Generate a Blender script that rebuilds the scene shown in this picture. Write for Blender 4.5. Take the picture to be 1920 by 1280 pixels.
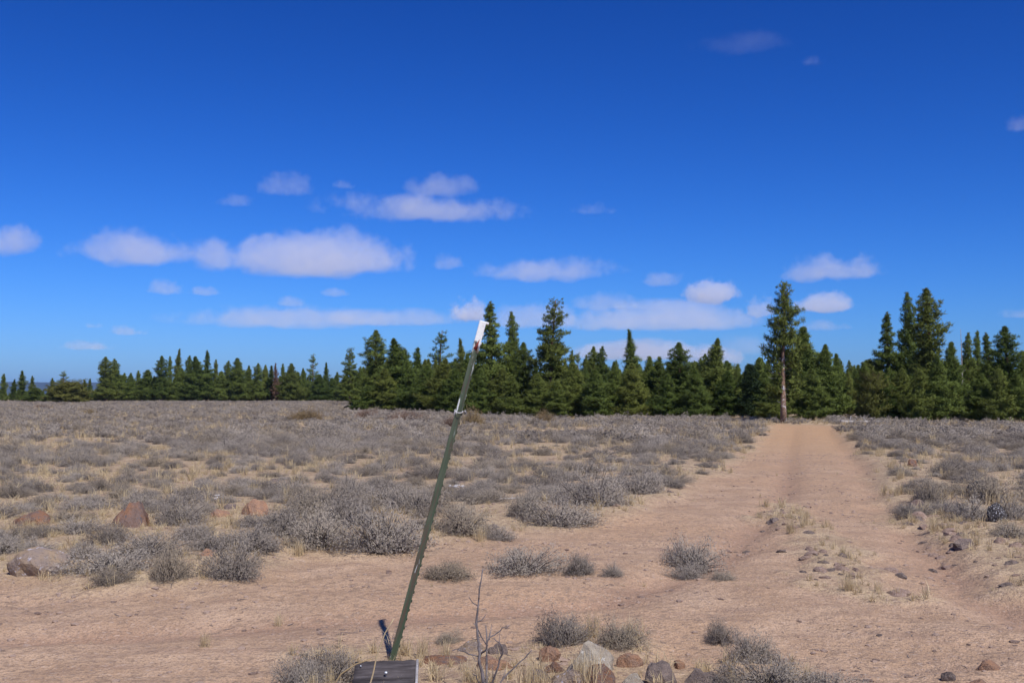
import bpy, bmesh, math, random
import numpy as np
from mathutils import Vector, Matrix

# ------------------------------------------------------------------ clear
for o in list(bpy.data.objects):
    bpy.data.objects.remove(o)
SC = bpy.context.scene
COL = SC.collection

# ------------------------------------------------------------------ camera
EYE = 1.6
FPX = 2000.0                      # focal length in photograph pixels
PITCH = math.atan(100.0 / FPX)
cam_d = bpy.data.cameras.new('camera')
cam = bpy.data.objects.new('camera', cam_d)
COL.objects.link(cam)
cam.location = (0, 0, EYE)
cam.rotation_euler = (math.pi / 2 + PITCH, 0, 0)
cam_d.sensor_width = 36
cam_d.lens = 36 * FPX / 1920
cam_d.clip_end = 90000
SC.camera = cam

# ------------------------------------------------------------------ sky, sun, exposure
SUN_EL = math.radians(52)
SUN_AZ = math.atan2(0.48, -0.88)          # from +Y towards +X: behind the camera, to the right
wd = bpy.data.worlds.new('World')
SC.world = wd
wd.use_nodes = True
wn, wl = wd.node_tree.nodes, wd.node_tree.links
wn.clear()
w_out = wn.new('ShaderNodeOutputWorld')
w_bg = wn.new('ShaderNodeBackground')
w_sky = wn.new('ShaderNodeTexSky')
w_sky.sky_type = 'NISHITA'
w_sky.sun_disc = False
w_sky.sun_elevation = SUN_EL
w_sky.sun_rotation = SUN_AZ
w_sky.altitude = 1500
w_sky.air_density = 1.0
w_sky.dust_density = 2.0
w_sky.ozone_density = 1.0
w_str = wn.new('ShaderNodeVectorMath')          # deep, saturated film-like blue: one tone curve for the whole sky
w_str.operation = 'SCALE'
w_str.inputs['Scale'].default_value = 0.105
w_sep = wn.new('ShaderNodeSeparateXYZ')
w_com = wn.new('ShaderNodeCombineXYZ')
wl.new(w_sky.outputs[0], w_str.inputs[0])
wl.new(w_str.outputs[0], w_sep.inputs[0])
for k, (gam, mul) in enumerate(((2.25, 0.58), (1.62, 0.765), (1.40, 1.44))):
    pw = wn.new('ShaderNodeMath')
    pw.operation = 'POWER'
    pw.inputs[1].default_value = gam
    ml = wn.new('ShaderNodeMath')
    ml.operation = 'MULTIPLY'
    ml.inputs[1].default_value = mul / 0.1
    wl.new(w_sep.outputs[k], pw.inputs[0])
    wl.new(pw.outputs[0], ml.inputs[0])
    wl.new(ml.outputs[0], w_com.inputs[k])
w_bg.inputs['Strength'].default_value = 0.1
wl.new(w_com.outputs[0], w_bg.inputs['Color'])
wl.new(w_bg.outputs[0], w_out.inputs['Surface'])

sun_d = bpy.data.lights.new('sun', 'SUN')
sun_d.energy = 4.9
sun_d.angle = math.radians(0.55)
sun_d.color = (1.0, 0.97, 0.92)
sun = bpy.data.objects.new('sun', sun_d)
COL.objects.link(sun)
S = Vector((math.sin(SUN_AZ) * math.cos(SUN_EL), math.cos(SUN_AZ) * math.cos(SUN_EL), math.sin(SUN_EL)))
sun.rotation_euler = (-S).to_track_quat('-Z', 'Y').to_euler()
sun.location = S * 60

SC.view_settings.view_transform = 'Standard'
SC.view_settings.look = 'None'
SC.view_settings.gamma = 1
SC.view_settings.exposure = 0.0
SC.cycles.use_denoising = True
SC.cycles.max_bounces = 8
SC.cycles.diffuse_bounces = 3
SC.cycles.transparent_max_bounces = 8
SC.cycles.volume_bounces = 3
SC.cycles.volume_step_rate = 1.6
SC.cycles.use_adaptive_sampling = True
SC.cycles.adaptive_threshold = 0.02

# ------------------------------------------------------------------ helpers
RNG = np.random.default_rng(7)


def hash2(ix, iy, seed):
    v = np.sin(ix * 127.1 + iy * 311.7 + seed * 74.7) * 43758.5453
    return v - np.floor(v)


def vnoise(x, y, seed=0):
    ix, iy = np.floor(x), np.floor(y)
    fx, fy = x - ix, y - iy
    fx, fy = fx * fx * (3 - 2 * fx), fy * fy * (3 - 2 * fy)
    a, b = hash2(ix, iy, seed), hash2(ix + 1, iy, seed)
    c, d = hash2(ix, iy + 1, seed), hash2(ix + 1, iy + 1, seed)
    return (a * (1 - fx) + b * fx) * (1 - fy) + (c * (1 - fx) + d * fx) * fy - 0.5


def fbm(x, y, seed=0, octv=4):
    s, amp = 0, 1.0
    for k in range(octv):
        s = s + amp * vnoise(x * 2 ** k, y * 2 ** k, seed + 13 * k)
        amp *= 0.5
    return s


def sstep(a, b, x):
    t = np.clip((x - a) / (b - a), 0, 1)
    return t * t * (3 - 2 * t)


def ray(px, py):
    a, b = (px - 960) / FPX, (640 - py) / FPX
    c, s = math.cos(PITCH), math.sin(PITCH)
    return Vector((a, c - b * s, s + b * c))


def flat(px, py):
    """ground position seen at a photograph pixel, on the level plain"""
    d = ray(px, py)
    t = -EYE / d.z
    return (d.x * t, d.y * t)


def poly_sd(x, y, poly):
    """signed distance to a polygon, positive inside"""
    P = np.array(poly, float)
    best = np.full(x.shape, 1e18)
    ins = np.zeros(x.shape, bool)
    n = len(P)
    for i in range(n):
        ax, ay = P[i]
        bx, by = P[(i + 1) % n]
        dx, dy = bx - ax, by - ay
        t = np.clip(((x - ax) * dx + (y - ay) * dy) / (dx * dx + dy * dy + 1e-12), 0, 1)
        best = np.minimum(best, (x - ax - t * dx) ** 2 + (y - ay - t * dy) ** 2)
        cond = (ay > y) != (by > y)
        xin = dx * (y - ay) / (dy if dy != 0 else 1e-12) + ax
        ins ^= cond & (x < xin)
    r = np.sqrt(best)
    return np.where(ins, r, -r)


def line_d(x, y, pts):
    best = np.full(x.shape, 1e18)
    for (ax, ay), (bx, by) in zip(pts[:-1], pts[1:]):
        dx, dy = bx - ax, by - ay
        t = np.clip(((x - ax) * dx + (y - ay) * dy) / (dx * dx + dy * dy + 1e-12), 0, 1)
        best = np.minimum(best, (x - ax - t * dx) ** 2 + (y - ay - t * dy) ** 2)
    return np.sqrt(best)


def make_mesh(name, V, tris, mats, midx=None, var=None, smooth=False):
    V = np.asarray(V, np.float32)
    tris = np.asarray(tris, np.int32)
    k = tris.shape[1]
    me = bpy.data.meshes.new(name)
    me.vertices.add(len(V))
    me.vertices.foreach_set('co', V.ravel())
    me.loops.add(tris.size)
    me.loops.foreach_set('vertex_index', tris.ravel())
    me.polygons.add(len(tris))
    me.polygons.foreach_set('loop_start', np.arange(0, tris.size, k, dtype=np.int32))
    me.polygons.foreach_set('loop_total', np.full(len(tris), k, np.int32))
    for m in mats:
        me.materials.append(m)
    if midx is not None:
        me.polygons.foreach_set('material_index', np.asarray(midx, np.int32))
    if smooth:
        me.polygons.foreach_set('use_smooth', np.ones(len(tris), bool))
    if var is not None:
        a = me.attributes.new('var', 'FLOAT', 'POINT')
        a.data.foreach_set('value', np.asarray(var, np.float32))
    me.update()
    me.validate()
    return me


def obj(name, me, parent=None, loc=(0, 0, 0), rz=0.0, scale=(1, 1, 1)):
    o = bpy.data.objects.new(name, me)
    COL.objects.link(o)
    o.location = loc
    o.rotation_euler = (0, 0, rz)
    o.scale = scale
    if parent is not None:
        o.parent = parent
    return o


def tag(o, label, cat=None, group=None, kind=None):
    o['label'] = label
    if cat:
        o['category'] = cat
    if group:
        o['group'] = group
    if kind:
        o['kind'] = kind
    return o


class MB:
    """collects tubes, boxes and ribbons as triangles"""
    def __init__(self):
        self.V, self.T, self.n = [], [], 0

    def add(self, V, T):
        V = np.asarray(V, float)
        self.V.append(V)
        self.T.append(np.asarray(T, int) + self.n)
        self.n += len(V)

    def tube(self, pts, rad, sides=6, cap=True):
        pts = [Vector(p) for p in pts]
        rings = []
        for i, p in enumerate(pts):
            d = (pts[min(i + 1, len(pts) - 1)] - pts[max(i - 1, 0)]).normalized()
            u = d.orthogonal().normalized() if i == 0 else (u - d * u.dot(d)).normalized()
            v = d.cross(u)
            for k in range(sides):
                a = 2 * math.pi * k / sides
                rings.append(p + (u * math.cos(a) + v * math.sin(a)) * rad[i])
        T = []
        for i in range(len(pts) - 1):
            for k in range(sides):
                a, b = i * sides + k, i * sides + (k + 1) % sides
                c, e = a + sides, b + sides
                T += [(a, b, e), (a, e, c)]
        if cap:
            m = (len(pts) - 1) * sides
            T += [(m, m + k, m + k + 1) for k in range(1, sides - 1)]
            T += [(0, k + 1, k) for k in range(1, sides - 1)]
        self.add([tuple(r) for r in rings], T)

    def box(self, c, s, R=None):
        c = Vector(c)
        V = []
        for x in (-1, 1):
            for y in (-1, 1):
                for z in (-1, 1):
                    v = Vector((x * s[0] / 2, y * s[1] / 2, z * s[2] / 2))
                    V.append(tuple(c + (R @ v if R else v)))
        Q = [(0, 1, 3, 2), (4, 6, 7, 5), (0, 4, 5, 1), (2, 3, 7, 6), (0, 2, 6, 4), (1, 5, 7, 3)]
        T = []
        for q in Q:
            T += [(q[0], q[1], q[2]), (q[0], q[2], q[3])]
        self.add(V, T)

    def mesh(self, name, mats, smooth=False):
        return make_mesh(name, np.concatenate(self.V), np.concatenate(self.T), mats, smooth=smooth)


# ------------------------------------------------------------------ materials
def new_mat(name):
    m = bpy.data.materials.new(name)
    m.use_nodes = True
    n = m.node_tree.nodes
    b = n['Principled BSDF']
    b.inputs['Roughness'].default_value = 0.9
    b.inputs['Specular IOR Level'].default_value = 0.15
    return m, n, m.node_tree.links, b


def nmath(n, l, op, a, b=None, clamp=False):
    x = n.new('ShaderNodeMath')
    x.operation = op
    x.use_clamp = clamp
    for i, v in enumerate((a, b)):
        if v is None:
            continue
        if isinstance(v, (int, float)):
            x.inputs[i].default_value = v
        else:
            l.new(v, x.inputs[i])
    return x.outputs[0]


def nmix(n, l, fac, a, b):
    x = n.new('ShaderNodeMix')
    x.data_type = 'RGBA'
    for sock, v in ((x.inputs[0], fac), (x.inputs[6], a), (x.inputs[7], b)):
        if isinstance(v, (int, float)):
            sock.default_value = v
        elif isinstance(v, tuple):
            sock.default_value = (*v, 1)
        else:
            l.new(v, sock)
    return x.outputs[2]


def nnoise(n, l, vec, scale, detail=4, rough=0.55):
    x = n.new('ShaderNodeTexNoise')
    x.inputs['Scale'].default_value = scale
    x.inputs['Detail'].default_value = detail
    x.inputs['Roughness'].default_value = rough
    if vec is not None:
        l.new(vec, x.inputs['Vector'])
    return x.outputs['Fac']


def nramp(n, l, fac, a, b):
    x = n.new('ShaderNodeMapRange')
    x.interpolation_type = 'SMOOTHSTEP'
    x.inputs[1].default_value = a
    x.inputs[2].default_value = b
    l.new(fac, x.inputs[0])
    return x.outputs[0]


def plant_mat(name, c0, c1, trans=0.25, rough=0.85, var=True, straw=None, puff=None):
    """leafy stuff: colour between two tones by leaf clump and by plant"""
    m, n, l, b = new_mat(name)
    oi = n.new('ShaderNodeObjectInfo')
    if var:
        at = n.new('ShaderNodeAttribute')
        at.attribute_name = 'var'
        f = nmath(n, l, 'ADD', nmath(n, l, 'MULTIPLY', at.outputs['Fac'], 0.5),
                  nmath(n, l, 'MULTIPLY', oi.outputs['Random'], 0.62), clamp=True)
    else:
        f = oi.outputs['Random']
    c = nmix(n, l, f, c0, c1)
    if straw:
        k2 = nmath(n, l, 'FRACT', nmath(n, l, 'MULTIPLY', oi.outputs['Random'], 17.31))
        c = nmix(n, l, nmath(n, l, 'MULTIPLY', nramp(n, l, k2, 0.5, 1.0), 0.5), c, straw)
    l.new(c, b.inputs['Base Color'])
    b.inputs['Roughness'].default_value = rough
    t = n.new('ShaderNodeBsdfTranslucent')
    l.new(c, t.inputs['Color'])
    if puff:             # leaves of a crown shade together, as the rounded mass they make up
        tc = n.new('ShaderNodeTexCoord')
        va = n.new('ShaderNodeVectorMath')
        va.operation = 'MULTIPLY_ADD'
        l.new(tc.outputs['Object'], va.inputs[0])
        va.inputs[1].default_value = (1, 1, puff[0])
        va.inputs[2].default_value = (0, 0, puff[1])
        nz = n.new('ShaderNodeVectorMath')
        nz.operation = 'NORMALIZE'
        l.new(va.outputs[0], nz.inputs[0])
        vt = n.new('ShaderNodeVectorTransform')
        vt.vector_type = 'NORMAL'
        vt.convert_from, vt.convert_to = 'OBJECT', 'WORLD'
        l.new(nz.outputs[0], vt.inputs[0])
        ge = n.new('ShaderNodeNewGeometry')
        mxn = n.new('ShaderNodeVectorMath')
        mxn.operation = 'MULTIPLY_ADD'
        l.new(ge.outputs['Normal'], mxn.inputs[0])
        mxn.inputs[1].default_value = (puff[2],) * 3
        l.new(vt.outputs[0], mxn.inputs[2])
        nn2 = n.new('ShaderNodeVectorMath')
        nn2.operation = 'NORMALIZE'
        l.new(mxn.outputs[0], nn2.inputs[0])
        l.new(nn2.outputs[0], b.inputs['Normal'])
        l.new(nn2.outputs[0], t.inputs['Normal'])
    mx = n.new('ShaderNodeMixShader')
    mx.inputs[0].default_value = trans
    l.new(b.outputs[0], mx.inputs[1])
    l.new(t.outputs[0], mx.inputs[2])
    l.new(mx.outputs[0], n['Material Output'].inputs['Surface'])
    return m


def rough_mat(name, c0, c1, scale=4, bump=0.4, bscale=14, spot=None, spot_amt=0.62, rough=0.9, bdist=0.02):
    m, n, l, b = new_mat(name)
    tc = n.new('ShaderNodeTexCoord')
    oi = n.new('ShaderNodeObjectInfo')
    off = n.new('ShaderNodeVectorMath')
    off.operation = 'MULTIPLY_ADD'
    l.new(oi.outputs['Random'], off.inputs[0])
    off.inputs[1].default_value = (37, 53, 71)
    l.new(tc.outputs['Object'], off.inputs[2])
    v = off.outputs[0]
    f = nramp(n, l, nnoise(n, l, v, scale, 6, 0.62), 0.36, 0.64)
    c = nmix(n, l, f, c0, c1)
    fine = nnoise(n, l, v, scale * 7, 4, 0.6)
    c = nmix(n, l, nmath(n, l, 'MULTIPLY', nramp(n, l, fine, 0.45, 0.72), 0.45), c, tuple(x * 0.45 for x in c0))
    if spot:
        sp = nramp(n, l, nnoise(n, l, v, scale * 2.6, 5, 0.65), spot_amt, spot_amt + 0.07)
        c = nmix(n, l, sp, c, spot)
    l.new(c, b.inputs['Base Color'])
    b.inputs['Roughness'].default_value = rough
    bp = n.new('ShaderNodeBump')
    bp.inputs['Strength'].default_value = bump
    bp.inputs['Distance'].default_value = bdist
    l.new(nnoise(n, l, v, bscale, 6, 0.65), bp.inputs['Height'])
    l.new(bp.outputs[0], b.inputs['Normal'])
    return m


M = {}
M['sage_leaf'] = plant_mat('sage_leaf', (0.125, 0.101, 0.084), (0.40, 0.342, 0.285), 0.10, straw=(0.29, 0.225, 0.145), puff=(1.3, 0.06, 1.1))
M['sage_wood'] = rough_mat('sage_wood', (0.09, 0.072, 0.062), (0.17, 0.14, 0.12), 9, 0.2)
M['rabbit_leaf'] = plant_mat('rabbit_leaf', (0.22, 0.15, 0.075), (0.36, 0.26, 0.13), 0.2)
M['rust_leaf'] = plant_mat('rust_leaf', (0.17, 0.11, 0.08), (0.30, 0.20, 0.14), 0.2)
M['grass'] = plant_mat('dry_grass_blade', (0.42, 0.31, 0.17), (0.66, 0.53, 0.33), 0.3)
M['needle'] = plant_mat('pine_needles', (0.052, 0.085, 0.018), (0.175, 0.215, 0.048), 0.25, straw=(0.20, 0.20, 0.045), puff=(0.0, 0.35, 0.85))
M['needle_dark'] = plant_mat('shaded_needles', (0.020, 0.034, 0.014), (0.045, 0.070, 0.026), 0.12)  # dark juniper-like tone, with the roadside pine's shade put into the colour
M['needle_yellow'] = plant_mat('yellowish_needles', (0.085, 0.10, 0.024), (0.20, 0.195, 0.05), 0.25, puff=(0.0, 0.35, 0.6))
M['needle_dead'] = plant_mat('dead_needles', (0.13, 0.075, 0.05), (0.22, 0.13, 0.09), 0.15)
M['bark'] = rough_mat('bark', (0.11, 0.07, 0.05), (0.23, 0.14, 0.09), 3, 0.8, 6, bdist=0.05)
M['bark_pale'] = rough_mat('bark_pale', (0.15, 0.095, 0.07), (0.30, 0.19, 0.125), 2.2, 0.9, 5, spot=(0.62, 0.6, 0.57), spot_amt=0.56, bdist=0.06)
M['dead_wood'] = rough_mat('dead_wood', (0.26, 0.23, 0.21), (0.42, 0.38, 0.35), 6, 0.4)
M['dead_twig'] = rough_mat('dead_twig', (0.10, 0.085, 0.085), (0.22, 0.19, 0.185), 12, 0.3)
M['black_wood'] = rough_mat('black_wood', (0.02, 0.018, 0.017), (0.06, 0.05, 0.045), 4, 0.4)
M['rock_rust'] = rough_mat('rock_rust', (0.25, 0.125, 0.07), (0.17, 0.115, 0.095), 1.6, 1.0, 7, spot=(0.13, 0.105, 0.10), spot_amt=0.55)
M['rock_orange'] = rough_mat('rock_orange', (0.38, 0.21, 0.125), (0.28, 0.18, 0.13), 2, 1.0, 8, spot=(0.14, 0.11, 0.10), spot_amt=0.64)
M['rock_grey'] = rough_mat('rock_grey', (0.24, 0.185, 0.155), (0.31, 0.22, 0.14), 1.6, 1.0, 7, spot=(0.42, 0.38, 0.40), spot_amt=0.58)
M['rock_pale'] = rough_mat('rock_pale', (0.40, 0.345, 0.27), (0.30, 0.245, 0.19), 2, 1.0, 7, spot=(0.55, 0.53, 0.49), spot_amt=0.62)
M['rock_dark'] = rough_mat('rock_dark', (0.15, 0.115, 0.10), (0.25, 0.19, 0.16), 2.5, 1.0, 8, spot=(0.33, 0.31, 0.29), spot_amt=0.64)
M['rock_black'] = rough_mat('rock_black', (0.03, 0.027, 0.028), (0.07, 0.06, 0.058), 4, 0.8, 10, spot=(0.62, 0.6, 0.6), spot_amt=0.57)
M['pebble'] = rough_mat('pebble', (0.30, 0.205, 0.155), (0.42, 0.31, 0.245), 6, 0.5)
M['stone'] = rough_mat('stone', (0.27, 0.18, 0.135), (0.39, 0.28, 0.225), 3, 0.9, 9, spot=(0.17, 0.13, 0.115), spot_amt=0.58)


def ground_material():
    m, n, l, b = new_mat('soil')
    tc = n.new('ShaderNodeTexCoord')
    P = tc.outputs['Object']
    at = n.new('ShaderNodeAttribute')
    at.attribute_name = 'bare'
    bare = at.outputs['Fac']
    ro = n.new('ShaderNodeAttribute')
    ro.attribute_name = 'rut'
    big = nnoise(n, l, P, 0.22, 2, 0.6)
    mid = nnoise(n, l, P, 1.7, 3, 0.65)
    fine = nnoise(n, l, P, 14, 4, 0.7)
    grit = nnoise(n, l, P, 60, 2, 0.7)
    st = n.new('ShaderNodeMapping')
    st.inputs['Rotation'].default_value = (0, 0, 0.12)
    st.inputs['Scale'].default_value = (0.9, 2.6, 1)
    l.new(P, st.inputs['Vector'])
    streak = nnoise(n, l, st.outputs[0], 1.3, 4, 0.65)
    dirt = nmix(n, l, nramp(n, l, mid, 0.3, 0.7), (0.405, 0.264, 0.168), (0.525, 0.358, 0.238))
    dirt = nmix(n, l, nramp(n, l, big, 0.42, 0.62), dirt, (0.475, 0.305, 0.19))
    dirt = nmix(n, l, nmath(n, l, 'MULTIPLY', nramp(n, l, streak, 0.50, 0.66), 0.5), dirt, (0.30, 0.195, 0.14))
    dirt = nmix(n, l, nmath(n, l, 'MULTIPLY', ro.outputs['Fac'], 0.6), dirt, (0.34, 0.205, 0.14))
    litter = nmath(n, l, 'MULTIPLY', nramp(n, l, big, 0.40, 0.52), nramp(n, l, fine, 0.50, 0.62))
    dirt = nmix(n, l, nmath(n, l, 'MULTIPLY', litter, 0.55), dirt, (0.26, 0.19, 0.13))
    fld = nmix(n, l, nramp(n, l, mid, 0.3, 0.68), (0.37, 0.265, 0.165), (0.52, 0.395, 0.25))
    fld = nmix(n, l, nmath(n, l, 'MULTIPLY', nramp(n, l, fine, 0.46, 0.66), 0.7), fld, (0.22, 0.16, 0.115))
    sy = n.new('ShaderNodeSeparateXYZ')          # the soil turns more ochre towards the wood
    l.new(P, sy.inputs[0])
    dirt = nmix(n, l, nmath(n, l, 'MULTIPLY', nramp(n, l, sy.outputs[1], 16.0, 44.0), 0.6), dirt, (0.52, 0.31, 0.15))
    c = nmix(n, l, bare, fld, dirt)
    c = nmix(n, l, nmath(n, l, 'MULTIPLY', nramp(n, l, fine, 0.52, 0.64), 0.75), c, (0.29, 0.195, 0.135))
    c = nmix(n, l, nmath(n, l, 'MULTIPLY', nramp(n, l, grit, 0.52, 0.62), 0.75), c, (0.23, 0.16, 0.12))
    c = nmix(n, l, nmath(n, l, 'MULTIPLY', nramp(n, l, nnoise(n, l, P, 33, 2, 0.7), 0.56, 0.70), 0.6), c, (0.52, 0.39, 0.31))
    l.new(c, b.inputs['Base Color'])
    b.inputs['Roughness'].default_value = 0.97
    b.inputs['Specular IOR Level'].default_value = 0.05
    hgt = nmath(n, l, 'ADD', nmath(n, l, 'MULTIPLY', fine, 0.6), nmath(n, l, 'MULTIPLY', grit, 0.25))
    hgt = nmath(n, l, 'ADD', hgt, nmath(n, l, 'MULTIPLY', streak, 0.45))
    bp = n.new('ShaderNodeBump')
    bp.inputs['Strength'].default_value = 1.0
    bp.inputs['Distance'].default_value = 0.05
    l.new(hgt, bp.inputs['Height'])
    l.new(bp.outputs[0], b.inputs['Normal'])
    return m


M['soil'] = ground_material()

# ------------------------------------------------------------------ terrain
BARE_PX = [(1452, 796), (1428, 826), (1384, 868), (1328, 906), (1264, 936), (1180, 964), (1112, 990), (1010, 1004),
           (905, 1014), (800, 1028), (782, 1048), (560, 1052), (478, 1080), (350, 1108), (170, 1112), (118, 1090),
           (0, 1086), (-700, 1080), (-900, 1400), (2900, 1400), (2700, 1190), (1920, 1112), (1802, 1062), (1722, 1006),
           (1688, 952), (1638, 886), (1598, 838), (1568, 800)]
FORE_PX = [(545, 1222), (640, 1212), (720, 1216), (830, 1226), (950, 1206), (1040, 1192), (1180, 1196), (1232, 1222),
           (1270, 1262), (1360, 1246), (1480, 1240), (1600, 1282), (1640, 1400), (470, 1400), (520, 1290)]
MED_PX = [(1462, 950), (1480, 975), (1520, 1010), (1560, 1050), (1590, 1080), (1618, 1112)]
RUTL_PX = [(1490, 800), (1478, 860), (1470, 920), (1425, 985), (1330, 1060), (1150, 1120), (850, 1150), (300, 1180), (-400, 1200)]
RUTR_PX = [(1545, 805), (1590, 850), (1648, 915), (1694, 985), (1760, 1050), (1900, 1150), (2200, 1240)]
BARE = [flat(*p) for p in BARE_PX]
FORE = [flat(*p) for p in FORE_PX]
MED = [flat(*p) for p in MED_PX]
RUTL = [flat(*p) for p in RUTL_PX]
RUTR = [flat(*p) for p in RUTR_PX]


def bare_at(x, y):
    x, y = np.atleast_1d(np.asarray(x, float)), np.atleast_1d(np.asarray(y, float))
    sd = poly_sd(x, y, BARE) + 0.55 * fbm(x / 1.1, y / 1.1, 3, 4)
    b = sstep(-0.35, 0.4, sd)
    f = poly_sd(x, y, FORE) + 0.25 * fbm(x / 0.5, y / 0.5, 5, 3)
    b = b * (1 - 0.75 * sstep(-0.15, 0.2, f))
    md = line_d(x, y, MED) + 0.5 * fbm(x / 0.6, y / 0.6, 6, 3)
    b = b * (1 - 0.8 * sstep(0.42, 0.1, md))
    return b


def rut_at(x, y):
    x, y = np.atleast_1d(np.asarray(x, float)), np.atleast_1d(np.asarray(y, float))
    w = 0.06 * fbm(x / 0.7, y / 0.7, 9, 2)
    a = np.exp(-((line_d(x, y, RUTL) + w) / 0.26) ** 2)
    b = np.exp(-((line_d(x, y, RUTR) + w) / 0.30) ** 2)
    return np.maximum(a, b) * (0.45 + 0.55 * sstep(32, 16, y))


def height(x, y):
    x, y = np.atleast_1d(np.asarray(x, float)), np.atleast_1d(np.asarray(y, float))
    r = np.hypot(x, y)
    b = bare_at(x, y)
    z = 0.10 * fbm(x / 7, y / 7, 1, 3) + 0.05 * fbm(x / 1.6, y / 1.6, 2, 3) * (1 - 0.55 * b)
    z = z + 0.04 * fbm(x / 0.5, y / 0.4, 4, 4) * sstep(40, 10, r)
    z = z + (0.08 - 0.05 * np.exp(-(line_d(x, y, MED) / 0.9) ** 2)) * (1 - b) - 0.075 * rut_at(x, y) * b
    z = z + 0.015 * np.exp(-(line_d(x, y, MED) / 0.35) ** 2)
    z = z + 0.25 * fbm(x / 60, y / 60, 8, 2) * sstep(30, 110, r)
    pb = flat(715, 1215)                                   # relief smoothed round the post so its shadow falls unbroken
    z = z * (1 - 0.85 * np.exp(-((x - pb[0]) ** 2 + (y - pb[1]) ** 2) / 1.8))
    return z * sstep(400, 200, r)


def hz(x, y):
    return float(height(x, y)[0])


def gp(px, py):
    """ground point with the terrain's own height"""
    x, y = flat(px, py)
    for _ in range(2):
        z = hz(x, y)
        d = ray(px, py)
        t = (z - EYE) / d.z
        x, y = d.x * t, d.y * t
    return Vector((x, y, hz(x, y)))


def build_ground():
    pys = np.concatenate([np.linspace(1760, 1300, 30), np.arange(1296, 800, -2.4), np.arange(800, 747, -1.6)])
    rr = EYE / np.tan(np.arctan((pys - 640) / FPX) - PITCH)
    rr = np.concatenate([[0.4, 1.0, 1.7, 2.3], rr[rr > 2.8], np.geomspace(rr.max() * 1.08, 30000, 26)])
    dense = np.linspace(-0.56, 0.56, 520)
    rest = np.linspace(0.56, 2 * math.pi - 0.56, 90)[1:-1]
    th = np.concatenate([dense, rest])
    na, nr = len(th), len(rr)
    Rg, Tg = np.meshgrid(rr, th, indexing='ij')
    X, Y = (Rg * np.sin(Tg)).ravel(), (Rg * np.cos(Tg)).ravel()
    Z = height(X, Y)
    bare, rut = bare_at(X, Y), rut_at(X, Y)
    i, j = np.meshgrid(np.arange(nr - 1), np.arange(na), indexing='ij')
    j2 = (j + 1) % na
    Q = np.stack([i * na + j, (i + 1) * na + j, (i + 1) * na + j2, i * na + j2], -1).reshape(-1, 4)[:, ::-1]
    V = np.stack([X, Y, Z], -1)
    fb = bare[Q].mean(1)
    near = np.hypot(X, Y)[Q].mean(1) < 75
    isroad = (fb > 0.5) & near
    for name, sel, label, extra in (('ground', ~isroad, 'dry tan soil of the sagebrush flat reaching to the trees', True),
                                    ('dirt_road', isroad, 'bare pinkish dirt road crossing the flat and running to the trees', False)):
        q = Q[sel]
        used, inv = np.unique(q, return_inverse=True)
        q = inv.reshape(q.shape)
        me = make_mesh(name, V[used], q, [M['soil']], smooth=True)
        for nm, arr in (('bare', bare), ('rut', rut * bare)):
            a = me.attributes.new(nm, 'FLOAT', 'POINT')
            a.data.foreach_set('value', arr[used].astype(np.float32))
        if extra:      # the small disc under the camera
            pass
        tag(obj(name, me), label, kind='structure')


build_ground()

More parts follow.
